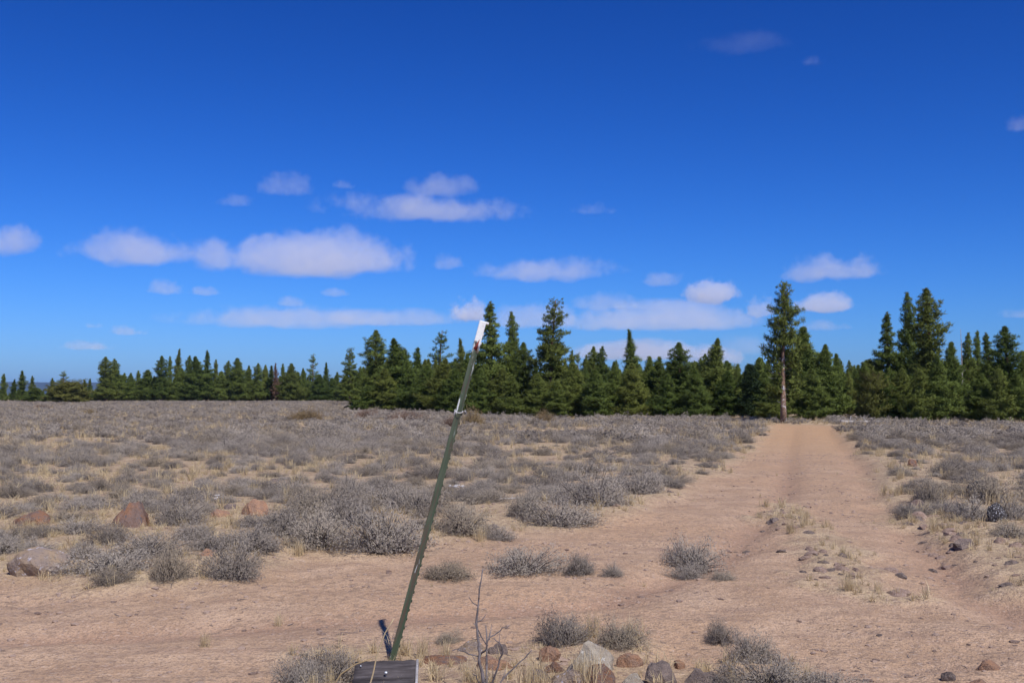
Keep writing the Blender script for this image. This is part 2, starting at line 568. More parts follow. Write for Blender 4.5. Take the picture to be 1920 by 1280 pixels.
# ------------------------------------------------------------------ clouds (real volumes far above the plain)
def cloud_tree():
    g = bpy.data.node_groups.new('cloud_volume', 'GeometryNodeTree')
    itf = g.interface
    itf.new_socket('Geometry', in_out='OUTPUT', socket_type='NodeSocketGeometry')
    for nm, st in (('Half', 'NodeSocketVector'), ('Seed', 'NodeSocketVector'), ('Density', 'NodeSocketFloat'),
                   ('Rough', 'NodeSocketFloat'), ('Size', 'NodeSocketFloat'), ('Cover', 'NodeSocketFloat'), ('Sharp', 'NodeSocketFloat'), ('Material', 'NodeSocketMaterial')):
        itf.new_socket(nm, in_out='INPUT', socket_type=st)
    n, l = g.nodes, g.links
    gi, go = n.new('NodeGroupInput'), n.new('NodeGroupOutput')
    I = gi.outputs

    def vm(op, a, b=None, scale=None):
        x = n.new('ShaderNodeVectorMath')
        x.operation = op
        for i, v in enumerate((a, b)):
            if v is None:
                continue
            if isinstance(v, tuple):
                x.inputs[i].default_value = v
            else:
                l.new(v, x.inputs[i])
        if scale is not None:
            if isinstance(scale, (int, float)):
                x.inputs['Scale'].default_value = scale
            else:
                l.new(scale, x.inputs['Scale'])
        return x.outputs['Value'] if op in ('LENGTH',) else x.outputs['Vector']

    def ma(op, a, b=None, clamp=False):
        return nmath(n, l, op, a, b, clamp)
    pos = n.new('GeometryNodeInputPosition').outputs[0]
    q = vm('DIVIDE', pos, I['Half'])
    sp = n.new('ShaderNodeSeparateXYZ')
    l.new(q, sp.inputs[0])
    # flat underside: below the middle the shape falls off faster
    zz = ma('MULTIPLY', sp.outputs[2], ma('ADD', 1.0, ma('MULTIPLY', ma('LESS_THAN', sp.outputs[2], 0.0), 1.5)))
    cb = n.new('ShaderNodeCombineXYZ')
    l.new(sp.outputs[0], cb.inputs[0])
    l.new(sp.outputs[1], cb.inputs[1])
    l.new(zz, cb.inputs[2])
    rad = vm('LENGTH', cb.outputs[0])
    pn = vm('ADD', vm('SCALE', pos, None, ma('DIVIDE', 1.0, I['Size'])), I['Seed'])

    def noise(vec, sc, det, ro):
        t = n.new('ShaderNodeTexNoise')
        l.new(vec, t.inputs['Vector'])
        t.inputs['Scale'].default_value = sc
        t.inputs['Detail'].default_value = det
        t.inputs['Roughness'].default_value = ro
        return ma('SUBTRACT', t.outputs[0], 0.5)
    lo = noise(pn, 0.5, 1, 0.5)
    hi = noise(pn, 1.5, 7, 0.7)
    f = ma('SUBTRACT', I['Cover'], rad)
    f = ma('ADD', f, ma('MULTIPLY', lo, 1.7))
    f = ma('ADD', f, ma('MULTIPLY', hi, ma('MULTIPLY', I['Rough'], 1.9)))
    den = ma('MULTIPLY', ma('MULTIPLY', f, I['Sharp'], clamp=True), I['Density'])
    # nothing reaches the faces of the box
    edge = ma('MULTIPLY', ma('SUBTRACT', 1.45, rad), 4.0, clamp=True)
    den = ma('MULTIPLY', den, edge)
    vc = n.new('GeometryNodeVolumeCube')
    l.new(den, vc.inputs['Density'])
    l.new(vm('SCALE', I['Half'], None, -1.45), vc.inputs['Min'])
    l.new(vm('SCALE', I['Half'], None, 1.45), vc.inputs['Max'])
    vc.inputs['Resolution X'].default_value = 190
    vc.inputs['Resolution Y'].default_value = 44
    vc.inputs['Resolution Z'].default_value = 72
    sm = n.new('GeometryNodeSetMaterial')
    l.new(vc.outputs[0], sm.inputs['Geometry'])
    l.new(I['Material'], sm.inputs['Material'])
    l.new(sm.outputs[0], go.inputs[0])
    return g


m_cloud = bpy.data.materials.new('cloud_droplets')
m_cloud.use_nodes = True
cn, cl = m_cloud.node_tree.nodes, m_cloud.node_tree.links
cn.clear()
co = cn.new('ShaderNodeOutputMaterial')
cv = cn.new('ShaderNodeVolumePrincipled')
cv.inputs['Color'].default_value = (0.90, 0.915, 0.97, 1)
cv.inputs['Anisotropy'].default_value = 0.0
cv.inputs['Density'].default_value = 0.001
cl.new(cv.outputs[0], co.inputs['Volume'])
CT = cloud_tree()
IDS = {s.name: s.identifier for s in CT.interface.items_tree if s.in_out == 'INPUT'}
# centre x, centre y, half width, half height (photograph pixels), optical thickness, label
CLOUDS = [
    (20, 458, 58, 36, 1.1, 'grey cloud cut off at the left edge of the sky'),
    (270, 478, 150, 36, 1.3, 'long grey lavender cloud, left half of the biggest cloud pair'),
    (600, 493, 178, 42, 1.75, 'biggest and brightest cloud with a white top, left of centre'),
    (795, 398, 150, 30, 1.3, 'long pale cloud, highest large one above the leaning post'),
    (828, 356, 56, 22, 0.55, 'faint cloud just above the highest large cloud'),
    (540, 358, 50, 22, 0.6, 'faint grey cloud high up left of the highest large cloud'),
    (640, 348, 26, 13, 0.45, 'tiny faint cloud between two faint high clouds'),
    (440, 380, 34, 12, 0.35, 'faintest wisp at the left end of the high clouds'),
    (1030, 513, 120, 24, 1.1, 'wide flat lavender cloud right of the post top'),
    (845, 498, 36, 17, 0.6, 'small grey cloud right of the biggest cloud'),
    (312, 545, 32, 14, 0.7, 'small cloud below the long grey cloud, left of two'),
    (394, 550, 32, 9, 0.55, 'small flat cloud below the long grey cloud, right of two'),
    (543, 569, 29, 12, 0.7, 'small oval cloud below the biggest cloud'),
    (629, 552, 24, 9, 0.55, 'tiny cloud close under the biggest cloud'),
    (540, 603, 170, 19, 1.1, 'long thin cloud low above the far left trees'),
    (740, 601, 110, 14, 0.8, 'thin cloud low in the sky left of the post top'),
    (880, 592, 34, 27, 2.6, 'bright white cloud right behind the post top'),
    (990, 605, 95, 26, 1.0, 'pale cloud behind the two tall pines'),
    (1135, 572, 75, 20, 0.9, 'grey cloud right of the layered pine'),
    (1240, 528, 42, 18, 0.55, 'faint grey cloud above the grey cloud right of the layered pine'),
    (1330, 555, 46, 24, 1.9, 'round bright cloud left of the roadside pine'),
    (1230, 606, 150, 25, 1.4, 'long lavender cloud above the middle trees'),
    (1425, 586, 40, 21, 1.3, 'white cloud touching the roadside pine on its left'),
    (1550, 574, 56, 22, 1.7, 'white cloud just right of the roadside pine'),
    (1575, 514, 92, 26, 1.1, 'pale flat cloud above the roadside pine on its right'),
    (1545, 614, 46, 14, 0.6, 'dim grey cloud low beside the roadside pine'),
    (1220, 664, 110, 17, 1.9, 'bright white cloud bank low behind the middle treetops'),
    (1340, 676, 60, 15, 1.7, 'bright low cloud behind the treetops left of the roadside pine'),
    (165, 651, 50, 10, 0.8, 'flat cloud low above the far left trees'),
    (240, 624, 34, 10, 0.65, 'small low cloud at the left, above the flat one'),
    (176, 612, 18, 7, 0.4, 'tiny faint low cloud at the far left'),
    (1380, 88, 90, 20, 0.12, 'faint wisp near the top right of the sky'),
    (1515, 118, 26, 10, 0.16, 'tiny wisp right of the faint top wisp'),
    (1908, 238, 26, 18, 0.4, 'faint cloud at the right edge of the sky'),
    (1110, 396, 34, 14, 0.3, 'very faint puff right of the highest large cloud'),
    (1905, 592, 40, 12, 0.45, 'faint flat cloud low at the right edge'),
    (1395, 650, 60, 26, 0.35, 'dim haze patch low left of the roadside pine'),
]
CLOUD_BASE = 1250.0
for i, (px, py, hw, hh, tau, label) in enumerate(CLOUDS):
    d = ray(px, py + hh * 0.6)
    t = min((CLOUD_BASE - EYE) / d.z, 19000)
    c = Vector((0, 0, EYE)) + ray(px, py) * t
    u = t / FPX
    half = (hw * u * 1.05, max(hw * 0.5, hh * 1.2) * u, hh * u * 1.35)
    vol = bpy.data.volumes.new('cloud')
    o = obj('cloud', vol, loc=c, rz=-math.atan2(c.x, c.y))
    mod = o.modifiers.new('volume', 'NODES')
    mod.node_group = CT
    mod[IDS['Half']] = half
    mod[IDS['Seed']] = (i * 7.3, i * 3.1, i * 5.7)
    mod[IDS['Density']] = tau * 740.0 / (2 * half[1])     # stored per kilometre
    mod[IDS['Rough']] = 1.35
    mod[IDS['Size']] = half[2] * 2.0
    mod[IDS['Cover']] = 0.92 + (0.22 if hw > 5 * hh else 0.0) + (0.12 if hh < 15 else 0.0) + (0.2 if tau > 1.8 else 0.0)
    mod[IDS['Sharp']] = 1.4 + 1.6 * tau
    mod[IDS['Material']] = m_cloud
    vol.materials.append(m_cloud)
    tag(o, label, 'cloud', 'clouds over the plain')

# ------------------------------------------------------------------ plant generators
def unit(v):
    return v / np.maximum(np.linalg.norm(v, axis=-1, keepdims=True), 1e-9)


def blades(C, D, length, width, rng, bend=0.0):
    """one thin triangle per row: centre base C, direction D"""
    n = len(C)
    D = unit(D)
    side = unit(np.cross(D, rng.normal(size=(n, 3))))
    L = np.asarray(length).reshape(-1, 1) if np.ndim(length) else length
    W = np.asarray(width).reshape(-1, 1) if np.ndim(width) else width
    V = np.stack([C - side * W * 0.5, C + side * W * 0.5, C + D * L], 1).reshape(-1, 3)
    T = np.arange(n * 3).reshape(n, 3)
    return V, T


def ribbons(P0, P1, P2, w0, w1, rng):
    """two-segment tapering ribbons, four triangles each"""
    n = len(P0)
    side = unit(np.cross(P2 - P0, rng.normal(size=(n, 3))))
    w0 = np.asarray(w0).reshape(-1, 1) if np.ndim(w0) else w0
    w1 = np.asarray(w1).reshape(-1, 1) if np.ndim(w1) else w1
    V = np.stack([P0 - side * w0, P0 + side * w0, P1 - side * (w0 + w1) / 2, P1 + side * (w0 + w1) / 2, P2], 1).reshape(-1, 3)
    b = np.arange(n)[:, None] * 5
    T = np.concatenate([b + [0, 1, 3], b + [0, 3, 2], b + [2, 3, 4]])
    return V, T


def sagebrush(seed, stems, leaves, leaf_len, leaf_w, spread=1.0, upright=0.55, spiky=0.25):
    """a rounded, twiggy bush one unit wide; returns wood and leaf geometry"""
    rng = np.random.default_rng(seed)
    n = stems
    az = rng.uniform(0, 2 * np.pi, n)
    inc = np.arccos(1 - rng.uniform(0, 1, n) ** 0.85 * 0.93)
    lobes = 1 + 0.22 * np.sin(az * 2 + rng.uniform(0, 6)) + 0.18 * np.sin(az * 3 + rng.uniform(0, 6)) + 0.14 * np.sin(az * 5 + rng.uniform(0, 6))
    rad = 0.5 * lobes * rng.uniform(0.72, 1.08, n)
    d = np.stack([np.cos(az) * np.sin(inc), np.sin(az) * np.sin(inc), np.cos(inc) * upright / 0.5], -1)
    base = np.stack([rng.normal(0, 0.10, n), rng.normal(0, 0.10, n), np.full(n, -0.02)], -1)
    tip = base * 0.5 + d * rad[:, None]
    tip[:, 2] = np.maximum(tip[:, 2], 0.02 + 0.05 * rng.random(n))
    mid = base * 0.6 + (tip - base) * 0.5
    mid[:, 2] += 0.03 + rng.normal(0, 0.02, n) - 0.05 * np.sin(inc)
    mid[:, 2] = np.maximum(mid[:, 2], 0.012)
    Vw, Tw = ribbons(base, mid, tip + unit(tip - mid) * 0.01, 0.007, 0.004, rng)
    # side twigs carry the leaves
    k = leaves
    si = rng.integers(0, n, k)
    s = rng.uniform(0.45, 1.03, k) ** 0.6
    p = np.where(s[:, None] < 0.5, base[si] + (mid[si] - base[si]) * (s[:, None] * 2),
                 mid[si] + (tip[si] - mid[si]) * (s[:, None] * 2 - 1))
    # clusters of leaves in small upright sprigs
    off = rng.normal(0, 0.042, (k, 3))
    ld = unit(tip[si] - mid[si]) * 0.6 + np.array([0, 0, 0.45]) + rng.normal(0, spiky + 0.45, (k, 3))
    p = p + off
    p[:, 2] = np.maximum(p[:, 2], 0.015)
    L = leaf_len * rng.uniform(0.6, 1.35, k)
    Vl, Tl = blades(p, ld, L, leaf_w * rng.uniform(0.7, 1.3, k), rng)
    var = np.repeat(np.clip(rng.normal(0.5, 0.28, n)[si] * 0.6 + rng.random(k) * 0.4, 0, 1), 3)
    return (Vw, Tw), (Vl, Tl, var)


def tuft(seed, n, L, w, lean=0.45):
    rng = np.random.default_rng(seed)
    az = rng.uniform(0, 2 * np.pi, n)
    le = np.abs(rng.normal(0, lean, n))
    ln = L * rng.uniform(0.45, 1.1, n)
    b = np.stack([rng.normal(0, 0.12 * L, n), rng.normal(0, 0.12 * L, n), np.full(n, -0.01)], -1)
    h = np.stack([np.cos(az), np.sin(az), np.zeros(n)], -1)
    m = b + (h * np.sin(le * 0.6)[:, None] + np.array([0, 0, 1]) * np.cos(le * 0.6)[:, None]) * (ln * 0.55)[:, None]
    t = m + (h * np.sin(le * 1.5)[:, None] + np.array([0, 0, 1]) * np.cos(le * 1.5)[:, None]) * (ln * 0.45)[:, None]
    V, T = ribbons(b, m, t, w * 0.5, w * 0.4, rng)
    return V, T, np.repeat(rng.random(n), 5)


def conifer(seed, H, R, cb, prof, gap=0.2, per=5, clump=(7, 0.27, 0.06), jag=0.3, slope=(0.25, 1.0), trunk_r=None,
            thin=0.0, side=0.45, inner=0.25, tufted=False, tris=14, tiered=False, bald=None):
    """trunk with whorled limbs and a crown of needle sprays; real metres"""
    rng = np.random.default_rng(seed)
    r0 = trunk_r or 0.017 * H + 0.03
    mb = MB()
    zz = np.linspace(0, 1, 9)
    wob = np.cumsum(rng.normal(0, 0.006 * H, (9, 2)), 0) * zz[:, None]
    pts = [(wob[i, 0], wob[i, 1], zz[i] * H - (0.15 if i == 0 else 0)) for i in range(9)]
    mb.tube(pts, [r0 * (1.25 if i == 0 else 1) * (1 - 0.94 * zz[i]) + 0.012 for i in range(9)], 8)

    def axis(z):
        return np.array([np.interp(z / H, zz, wob[:, 0]), np.interp(z / H, zz, wob[:, 1]), z])
    C, D, VR = [], [], []
    z = cb * H
    ph = rng.uniform(0, 6)
    while z < H * 0.985:
        t = (z - cb * H) / (H - cb * H)
        ring = rng.uniform(1 - jag, 1 + jag * 0.5) if tiered else 1 + 0.35 * jag * math.sin(z * 3.1 + seed) + 0.25 * jag * math.sin(z * 7.7 + seed * 2)
        k = per if tiered else 2
        for j in range(k):
            if rng.random() < thin:
                continue
            az = ph + 2 * np.pi * j / k + rng.normal(0, 0.3)
            if bald and t < bald[2] and abs((az - bald[0] + math.pi) % (2 * math.pi) - math.pi) < bald[1]:
                continue
            L = max(R * prof(t) * ring * rng.uniform(1 - jag, 1 + jag * 0.5), 0.05)
            sl = slope[0] + (slope[1] - slope[0]) * t + rng.normal(0, 0.1)
            h = np.array([math.cos(az), math.sin(az), 0])
            a0 = axis(z + rng.normal(0, gap * 0.3))
            nseg = max(2, int(L / 0.2))
            vbr = rng.random()
            p_end = a0 + h * L + np.array([0, 0, sl * L * 0.75 + 0.10 * L])
            if L > 0.35:
                mb.tube([a0, a0 + h * L * 0.5 + np.array([0, 0, sl * L * 0.36]), p_end],
                        [max(0.012, 0.03 * L / max(R, 0.5)), 0.012, 0.006], 3, cap=False)
            for s in np.linspace(inner, 1.0, nseg):
                if tufted and s < 0.5 and rng.random() < 0.6:
                    continue
                q = a0 + h * L * s + np.array([0, 0, sl * L * (0.72 * s + 0.03) + 0.10 * L * s * s])
                C.append(q)
                D.append(h * 0.8 + np.array([0, 0, 0.5 + 0.3 * t]))
                VR.append(vbr)
                if side > 0:
                    w = side * L * (1.05 - s * 0.75)
                    perp = np.array([-h[1], h[0], 0])
                    for sg in (-1, 1):
                        if rng.random() < 0.8:
                            u = rng.uniform(0.35, 1.0)
                            C.append(q + perp * sg * w * u + h * 0.1 * L * u + np.array([0, 0, rng.normal(0, 0.05)]))
                            D.append(h * 0.6 + perp * sg * 0.7 + np.array([0, 0, 0.5]))
                            VR.append(vbr)
        ph += 0.9 if tiered else 2.4 - math.pi / 2
        z += gap * rng.uniform(0.7, 1.3) * (1.0 if t < 0.7 else 0.75) * (1 if tiered else 2.0 / per)
    C.append(axis(H * 0.99)); D.append(np.array([0, 0, 1.0])); VR.append(0.5)
    C, D, VR = np.array(C), np.array(D), np.array(VR)
    k, L, w = tris, clump[1], clump[2]
    taper = np.clip(1.12 - 0.75 * (C[:, 2] / H) ** 3, 0.35, 1)           # smaller sprays towards the tip
    Lk = L * np.repeat(taper, k)
    Cn = np.repeat(C, k, 0) + rng.normal(0, 0.36, (len(C) * k, 3)) * np.array([1, 1, 0.95]) * Lk[:, None]
    Dn = np.repeat(unit(D), k, 0) * 0.6 + np.array([0, 0, 0.25]) + rng.normal(0, 0.75, (len(C) * k, 3))
    V, T = blades(Cn, Dn, Lk * rng.uniform(0.65, 1.3, len(Cn)), w * np.repeat(taper, k) * rng.uniform(0.7, 1.3, len(Cn)), rng)
    var = np.repeat(np.clip(np.repeat(VR * 0.5 + rng.random(len(C)) * 0.35, k) + rng.random(len(Cn)) * 0.25, 0, 1), 3)
    return mb, (V, T, var)


def cone(t):
    return (1 - t) ** 0.95 * min(1.12, 0.85 + t * 2.2) + 0.02


def column(t):
    return (1 - t ** 2.8) ** 0.9 * (0.80 + 0.22 * math.sin(t * 6 + 0.6))


def spire(t):
    return (1 - t) * (1.1 if t > 0.15 else 0.9 + t)


def layered(t):
    return max(0.42, 1 - t ** 2.4) * (0.84 + 0.18 * math.sin(t * 26))


def rounded(t):
    return math.sqrt(max(0.0, 1 - (2 * t - 0.75) ** 2 / 1.7))


KINDS = {}
# name: (args, needle material, bark material)
TREE_DEFS = {
    'cone_a': (dict(seed=1, H=6.0, R=1.45, cb=0.03, prof=cone, gap=0.17, per=6, jag=0.35), 'needle'),
    'cone_b': (dict(seed=2, H=6.4, R=1.35, cb=0.05, prof=cone, gap=0.18, per=6, jag=0.45), 'needle'),
    'cone_c': (dict(seed=3, H=5.6, R=1.5, cb=0.02, prof=lambda t: cone(t) * (0.85 + 0.3 * math.sin(t * 9)), gap=0.17, per=6, jag=0.4), 'needle'),
    'cone_d': (dict(seed=4, H=6.8, R=1.4, cb=0.04, prof=lambda t: cone(t) ** 1.15, gap=0.18, per=6, jag=0.5), 'needle'),
    'column_a': (dict(seed=5, H=8.6, R=1.25, cb=0.10, prof=column, gap=0.24, per=6, jag=0.5, tufted=True, side=0.3), 'needle'),
    'column_b': (dict(seed=6, H=9.2, R=1.2, cb=0.07, prof=lambda t: column(t) * (1.05 - 0.3 * t), gap=0.24, per=6, jag=0.6, tufted=True, side=0.3, clump=(7, 0.24, 0.06)), 'needle'),
    'column_c': (dict(seed=16, H=9.0, R=1.3, cb=0.05, prof=lambda t: (1 - t) ** 0.55 * (0.8 + 0.25 * math.sin(t * 11)), gap=0.23, per=6, jag=0.55, tufted=True, side=0.32), 'needle'),
    'spire_a': (dict(seed=7, H=7.0, R=0.95, cb=0.05, prof=lambda t: spire(t) * (0.8 + 0.3 * math.sin(t * 17)) + 0.05, gap=0.24, per=5, jag=0.75, side=0.3, tufted=True), 'needle'),
    'spire_b': (dict(seed=8, H=7.4, R=0.75, cb=0.10, prof=lambda t: spire(t) * (0.75 + 0.35 * math.sin(t * 13)) + 0.06, gap=0.26, per=5, jag=0.75, side=0.3, tufted=True), 'needle'),
    'layered': (dict(seed=9, H=9.0, R=1.55, cb=0.22, prof=layered, gap=0.36, per=6, jag=0.4, clump=(9, 0.24, 0.06), slope=(0.0, 0.6), side=0.5, tris=18, tufted=True, tiered=True), 'needle'),
    'open': (dict(seed=10, H=8.0, R=1.4, cb=0.30, prof=lambda t: max(0.25, 1 - t ** 1.9), gap=0.42, per=5, jag=0.45, slope=(0.0, 0.6), thin=0.1, side=0.45, tufted=True, tiered=True), 'needle'),
    'dark': (dict(seed=11, H=5.2, R=0.85, cb=0.0, prof=lambda t: (1 - t) ** 0.5, gap=0.14, per=6, jag=0.3, tris=14), 'needle_dark'),
    'shrubby': (dict(seed=12, H=3.4, R=1.4, cb=0.0, prof=rounded, gap=0.2, per=6, jag=0.4), 'needle_yellow'),
    'dead_red': (dict(seed=13, H=6.0, R=0.8, cb=0.1, prof=spire, gap=0.28, per=5, jag=0.5, thin=0.35, side=0.2, tris=7), 'needle_dead'),
    'roadside': (dict(seed=14, H=8.6, R=1.35, cb=0.17, bald=(-math.pi / 2, 0.85, 0.42), prof=lambda t: max(0.06, (1 - t) ** 0.6) * min(1, 0.55 + 1.3 * t), gap=0.2, per=6, jag=0.6,
                      slope=(0.15, 0.9), thin=0.12, trunk_r=0.19, tufted=True, side=0.28, tris=13), 'needle'),
    'snag': (dict(seed=15, H=7.0, R=0.55, cb=0.15, prof=spire, gap=0.3, per=4, jag=0.6, side=0.0, tris=1, clump=(1, 0.12, 0.015)), 'needle_dead'),
}
for nm, (kw, leafm) in TREE_DEFS.items():
    mb, (V, T, var) = conifer(**kw)
    bark = M['bark_pale'] if nm == 'roadside' else M['dead_wood'] if nm == 'snag' else M['bark']
    KINDS[nm] = dict(H=kw['H'], R=kw['R'], trunk=mb.mesh('trunk', [bark], smooth=True),
                     crown=make_mesh('crown', V, T, [M[leafm]], var=var))

# ------------------------------------------------------------------ instancing of what nobody could count
def scatter(name, protos, X, Y, Z, scl, rz, idx, label):
    """one 'stuff' object whose points carry copies of a few prototype meshes"""
    col = bpy.data.collections.new(name + '_kinds')          # never linked to the scene
    for i, me in enumerate(protos):
        col.objects.link(bpy.data.objects.new('%s_kind_%02d' % (name, i), me))
    n = len(X)
    me = bpy.data.meshes.new(name)
    me.vertices.add(n)
    me.vertices.foreach_set('co', np.stack([X, Y, Z], -1).astype(np.float32).ravel())
    for an, ty, key, arr in (('scl', 'FLOAT_VECTOR', 'vector', scl), ('rot', 'FLOAT_VECTOR', 'vector', rz), ('idx', 'INT', 'value', idx)):
        a = me.attributes.new(an, ty, 'POINT')
        a.data.foreach_set(key, np.asarray(arr, np.int32 if ty == 'INT' else np.float32).ravel())
    o = obj(name, me)
    g = bpy.data.node_groups.new(name + '_spread', 'GeometryNodeTree')
    g.interface.new_socket('Geometry', in_out='INPUT', socket_type='NodeSocketGeometry')
    g.interface.new_socket('Geometry', in_out='OUTPUT', socket_type='NodeSocketGeometry')
    nn, l = g.nodes, g.links
    gi, go = nn.new('NodeGroupInput'), nn.new('NodeGroupOutput')
    ci = nn.new('GeometryNodeCollectionInfo')
    ci.inputs['Collection'].default_value = col
    ci.inputs['Separate Children'].default_value = True
    ci.inputs['Reset Children'].default_value = True
    ip = nn.new('GeometryNodeInstanceOnPoints')
    ip.inputs['Pick Instance'].default_value = True

    def attr(nm, ty):
        a = nn.new('GeometryNodeInputNamedAttribute')
        a.data_type = ty
        a.inputs['Name'].default_value = nm
        return a.outputs['Attribute']
    e2r = nn.new('FunctionNodeEulerToRotation')
    l.new(attr('rot', 'FLOAT_VECTOR'), e2r.inputs[0])
    l.new(gi.outputs[0], ip.inputs['Points'])
    l.new(ci.outputs[0], ip.inputs['Instance'])
    l.new(attr('idx', 'INT'), ip.inputs['Instance Index'])
    l.new(e2r.outputs[0], ip.inputs['Rotation'])
    l.new(attr('scl', 'FLOAT_VECTOR'), ip.inputs['Scale'])
    l.new(ip.outputs[0], go.inputs[0])
    o.modifiers.new('spread', 'NODES').node_group = g
    tag(o, label, kind='stuff')
    return o


def merged(name, parts, mats):
    V, T, mi, var, n = [], [], [], [], 0
    for k, p in enumerate(parts):
        V.append(p[0]); T.append(np.asarray(p[1]) + n); mi.append(np.full(len(p[1]), k)); n += len(p[0])
        var.append(p[2] if len(p) > 2 else np.full(len(p[0]), 0.5))
    return make_mesh(name, np.concatenate(V), np.concatenate(T), mats, np.concatenate(mi), np.concatenate(var))


def ordinal(n):
    w = ['first', 'second', 'third', 'fourth', 'fifth', 'sixth', 'seventh', 'eighth', 'ninth', 'tenth', 'eleventh', 'twelfth',
         'thirteenth', 'fourteenth', 'fifteenth', 'sixteenth', 'seventeenth', 'eighteenth', 'nineteenth', 'twentieth']
    tens = {2: 'twenty', 3: 'thirty', 4: 'forty', 5: 'fifty', 6: 'sixty'}
    if n < 20:
        return w[n]
    t, u = divmod(n + 1, 10)
    return {2: 'twentieth', 3: 'thirtieth', 4: 'fortieth', 5: 'fiftieth', 6: 'sixtieth'}[t] if u == 0 else tens[t] + '-' + w[u - 1]


# ------------------------------------------------------------------ trees
# photograph x, top y, distance, crown width in pixels, kind, own label (or None: told apart by place in its row)
FAR = [(7, 700, 205, 16, 'spire_a'), (25, 711, 214, 14, 'spire_b'), (44, 695, 200, 20, 'spire_b'), (61, 704, 214, 15, 'spire_a'),
       (66, 726, 190, 44, 'cone_c'), (99, 708, 205, 16, 'spire_a'), (120, 695, 214, 26, 'open'), (150, 719, 212, 34, 'cone_a'),
       (162, 712, 220, 16, 'spire_b'), (169, 709, 214, 12, 'spire_a'), (186, 728, 206, 30, 'cone_b'), (199, 668, 200, 36, 'column_c'), (216, 672, 205, 30, 'column_a'),
       (232, 699, 212, 28, 'cone_d'), (245, 699, 212, 22, 'cone_a'), (260, 694, 220, 18, 'spire_a'), (277, 693, 208, 40, 'cone_b'), (292, 706, 206, 30, 'cone_c'),
       (303, 666, 204, 30, 'column_c'), (319, 667, 218, 16, 'spire_a'), (333, 655, 210, 20, 'spire_b'), (341, 690, 205, 36, 'cone_a'), (354, 666, 208, 26, 'column_a'),
       (370, 668, 203, 46, 'cone_d'), (388, 656, 210, 24, 'column_b'), (405, 673, 214, 18, 'spire_a'), (414, 696, 204, 36, 'cone_c'), (427, 676, 208, 28, 'column_a'), (447, 671, 204, 38, 'cone_b'),
       (466, 685, 212, 26, 'cone_d'), (483, 680, 208, 24, 'column_c'), (498, 684, 212, 22, 'cone_a'), (511, 686, 210, 20, 'spire_b'),
       (530, 681, 214, 16, 'spire_a'), (545, 681, 204, 34, 'cone_b'), (558, 697, 206, 30, 'cone_c'), (570, 690, 210, 24, 'cone_d'), (587, 663, 216, 26, 'open'),
       (600, 702, 204, 34, 'cone_a'), (613, 680, 214, 16, 'spire_b'), (622, 708, 205, 30, 'cone_c'), (632, 697, 212, 18, 'spire_a'), (645, 706, 190, 30, 'cone_b')]
NAMED = [
    (519, 680, 207, 16, 'dead_red', 'reddish dead conifer standing in the far left tree row', 'tree'),
    (129, 716, 172, 56, 'shrubby', 'low wide dark green tree in front of the far left row', 'tree'),
    (657, 652, 150, 34, 'layered', 'lone tall pine with open crown at the right end of the far row', 'pine'),
    (703, 617, 96, 56, 'column_c', 'tall bushy pine at the left end of the near trees', 'pine'),
    (747, 634, 92, 70, 'cone_d', 'broad pine next to the tall bushy one, dark gap at its foot', 'pine'),
    (824, 619, 150, 52, 'open', 'far pine with sparse see-through crown rising left of the post', 'pine'),
    (866, 636, 140, 28, 'spire_b', 'slender far pine just left of the post', 'pine'),
    (921, 563, 82, 62, 'column_b', 'tall columnar pine directly behind the white post tip', 'pine'),
    (961, 583, 84, 40, 'column_a', 'narrow tall pine between the two tallest middle pines', 'pine'),
    (1033, 561, 76, 74, 'layered', 'tall pine with layered tufted crown right of the post', 'pine'),
    (1186, 619, 84, 34, 'spire_b', 'slim pine with a bare pointed top in the middle of the wood', 'pine'),
    (1274, 640, 70, 58, 'column_c', 'full pine with ragged tip, left of two matching middle pines', 'pine'),
    (1338, 634, 69, 62, 'cone_d', 'pointed full pine, right of two matching middle pines', 'pine'),
    (1410, 683, 66, 36, 'dark', 'small dark conifer with shade in its colour, left of the roadside pine', 'conifer'),
    (1504, 612, 72, 74, 'cone_b', 'dense green pine tucked behind the roadside pine', 'pine'),
    (1546, 645, 64, 66, 'cone_d', 'dense pine just right of where the road meets the trees', 'pine'),
    (1640, 706, 60, 50, 'shrubby', 'low yellowish bushy tree right of the road end', 'tree'),
    (1665, 583, 66, 52, 'column_b', 'dark pine, leftmost of the three tall right-hand pines', 'pine'),
    (1706, 546, 66, 50, 'column_a', 'slender open pine, middle of the three tall right-hand pines', 'pine'),
    (1743, 537, 61, 78, 'column_c', 'biggest pine right of the road, with a double tip', 'pine'),
    (1803, 616, 62, 13, 'snag', 'grey dead snag right of the biggest right-hand pine', 'snag'),
    (1888, 609, 60, 66, 'column_c', 'full pine near the right edge of the picture', 'pine'),
]
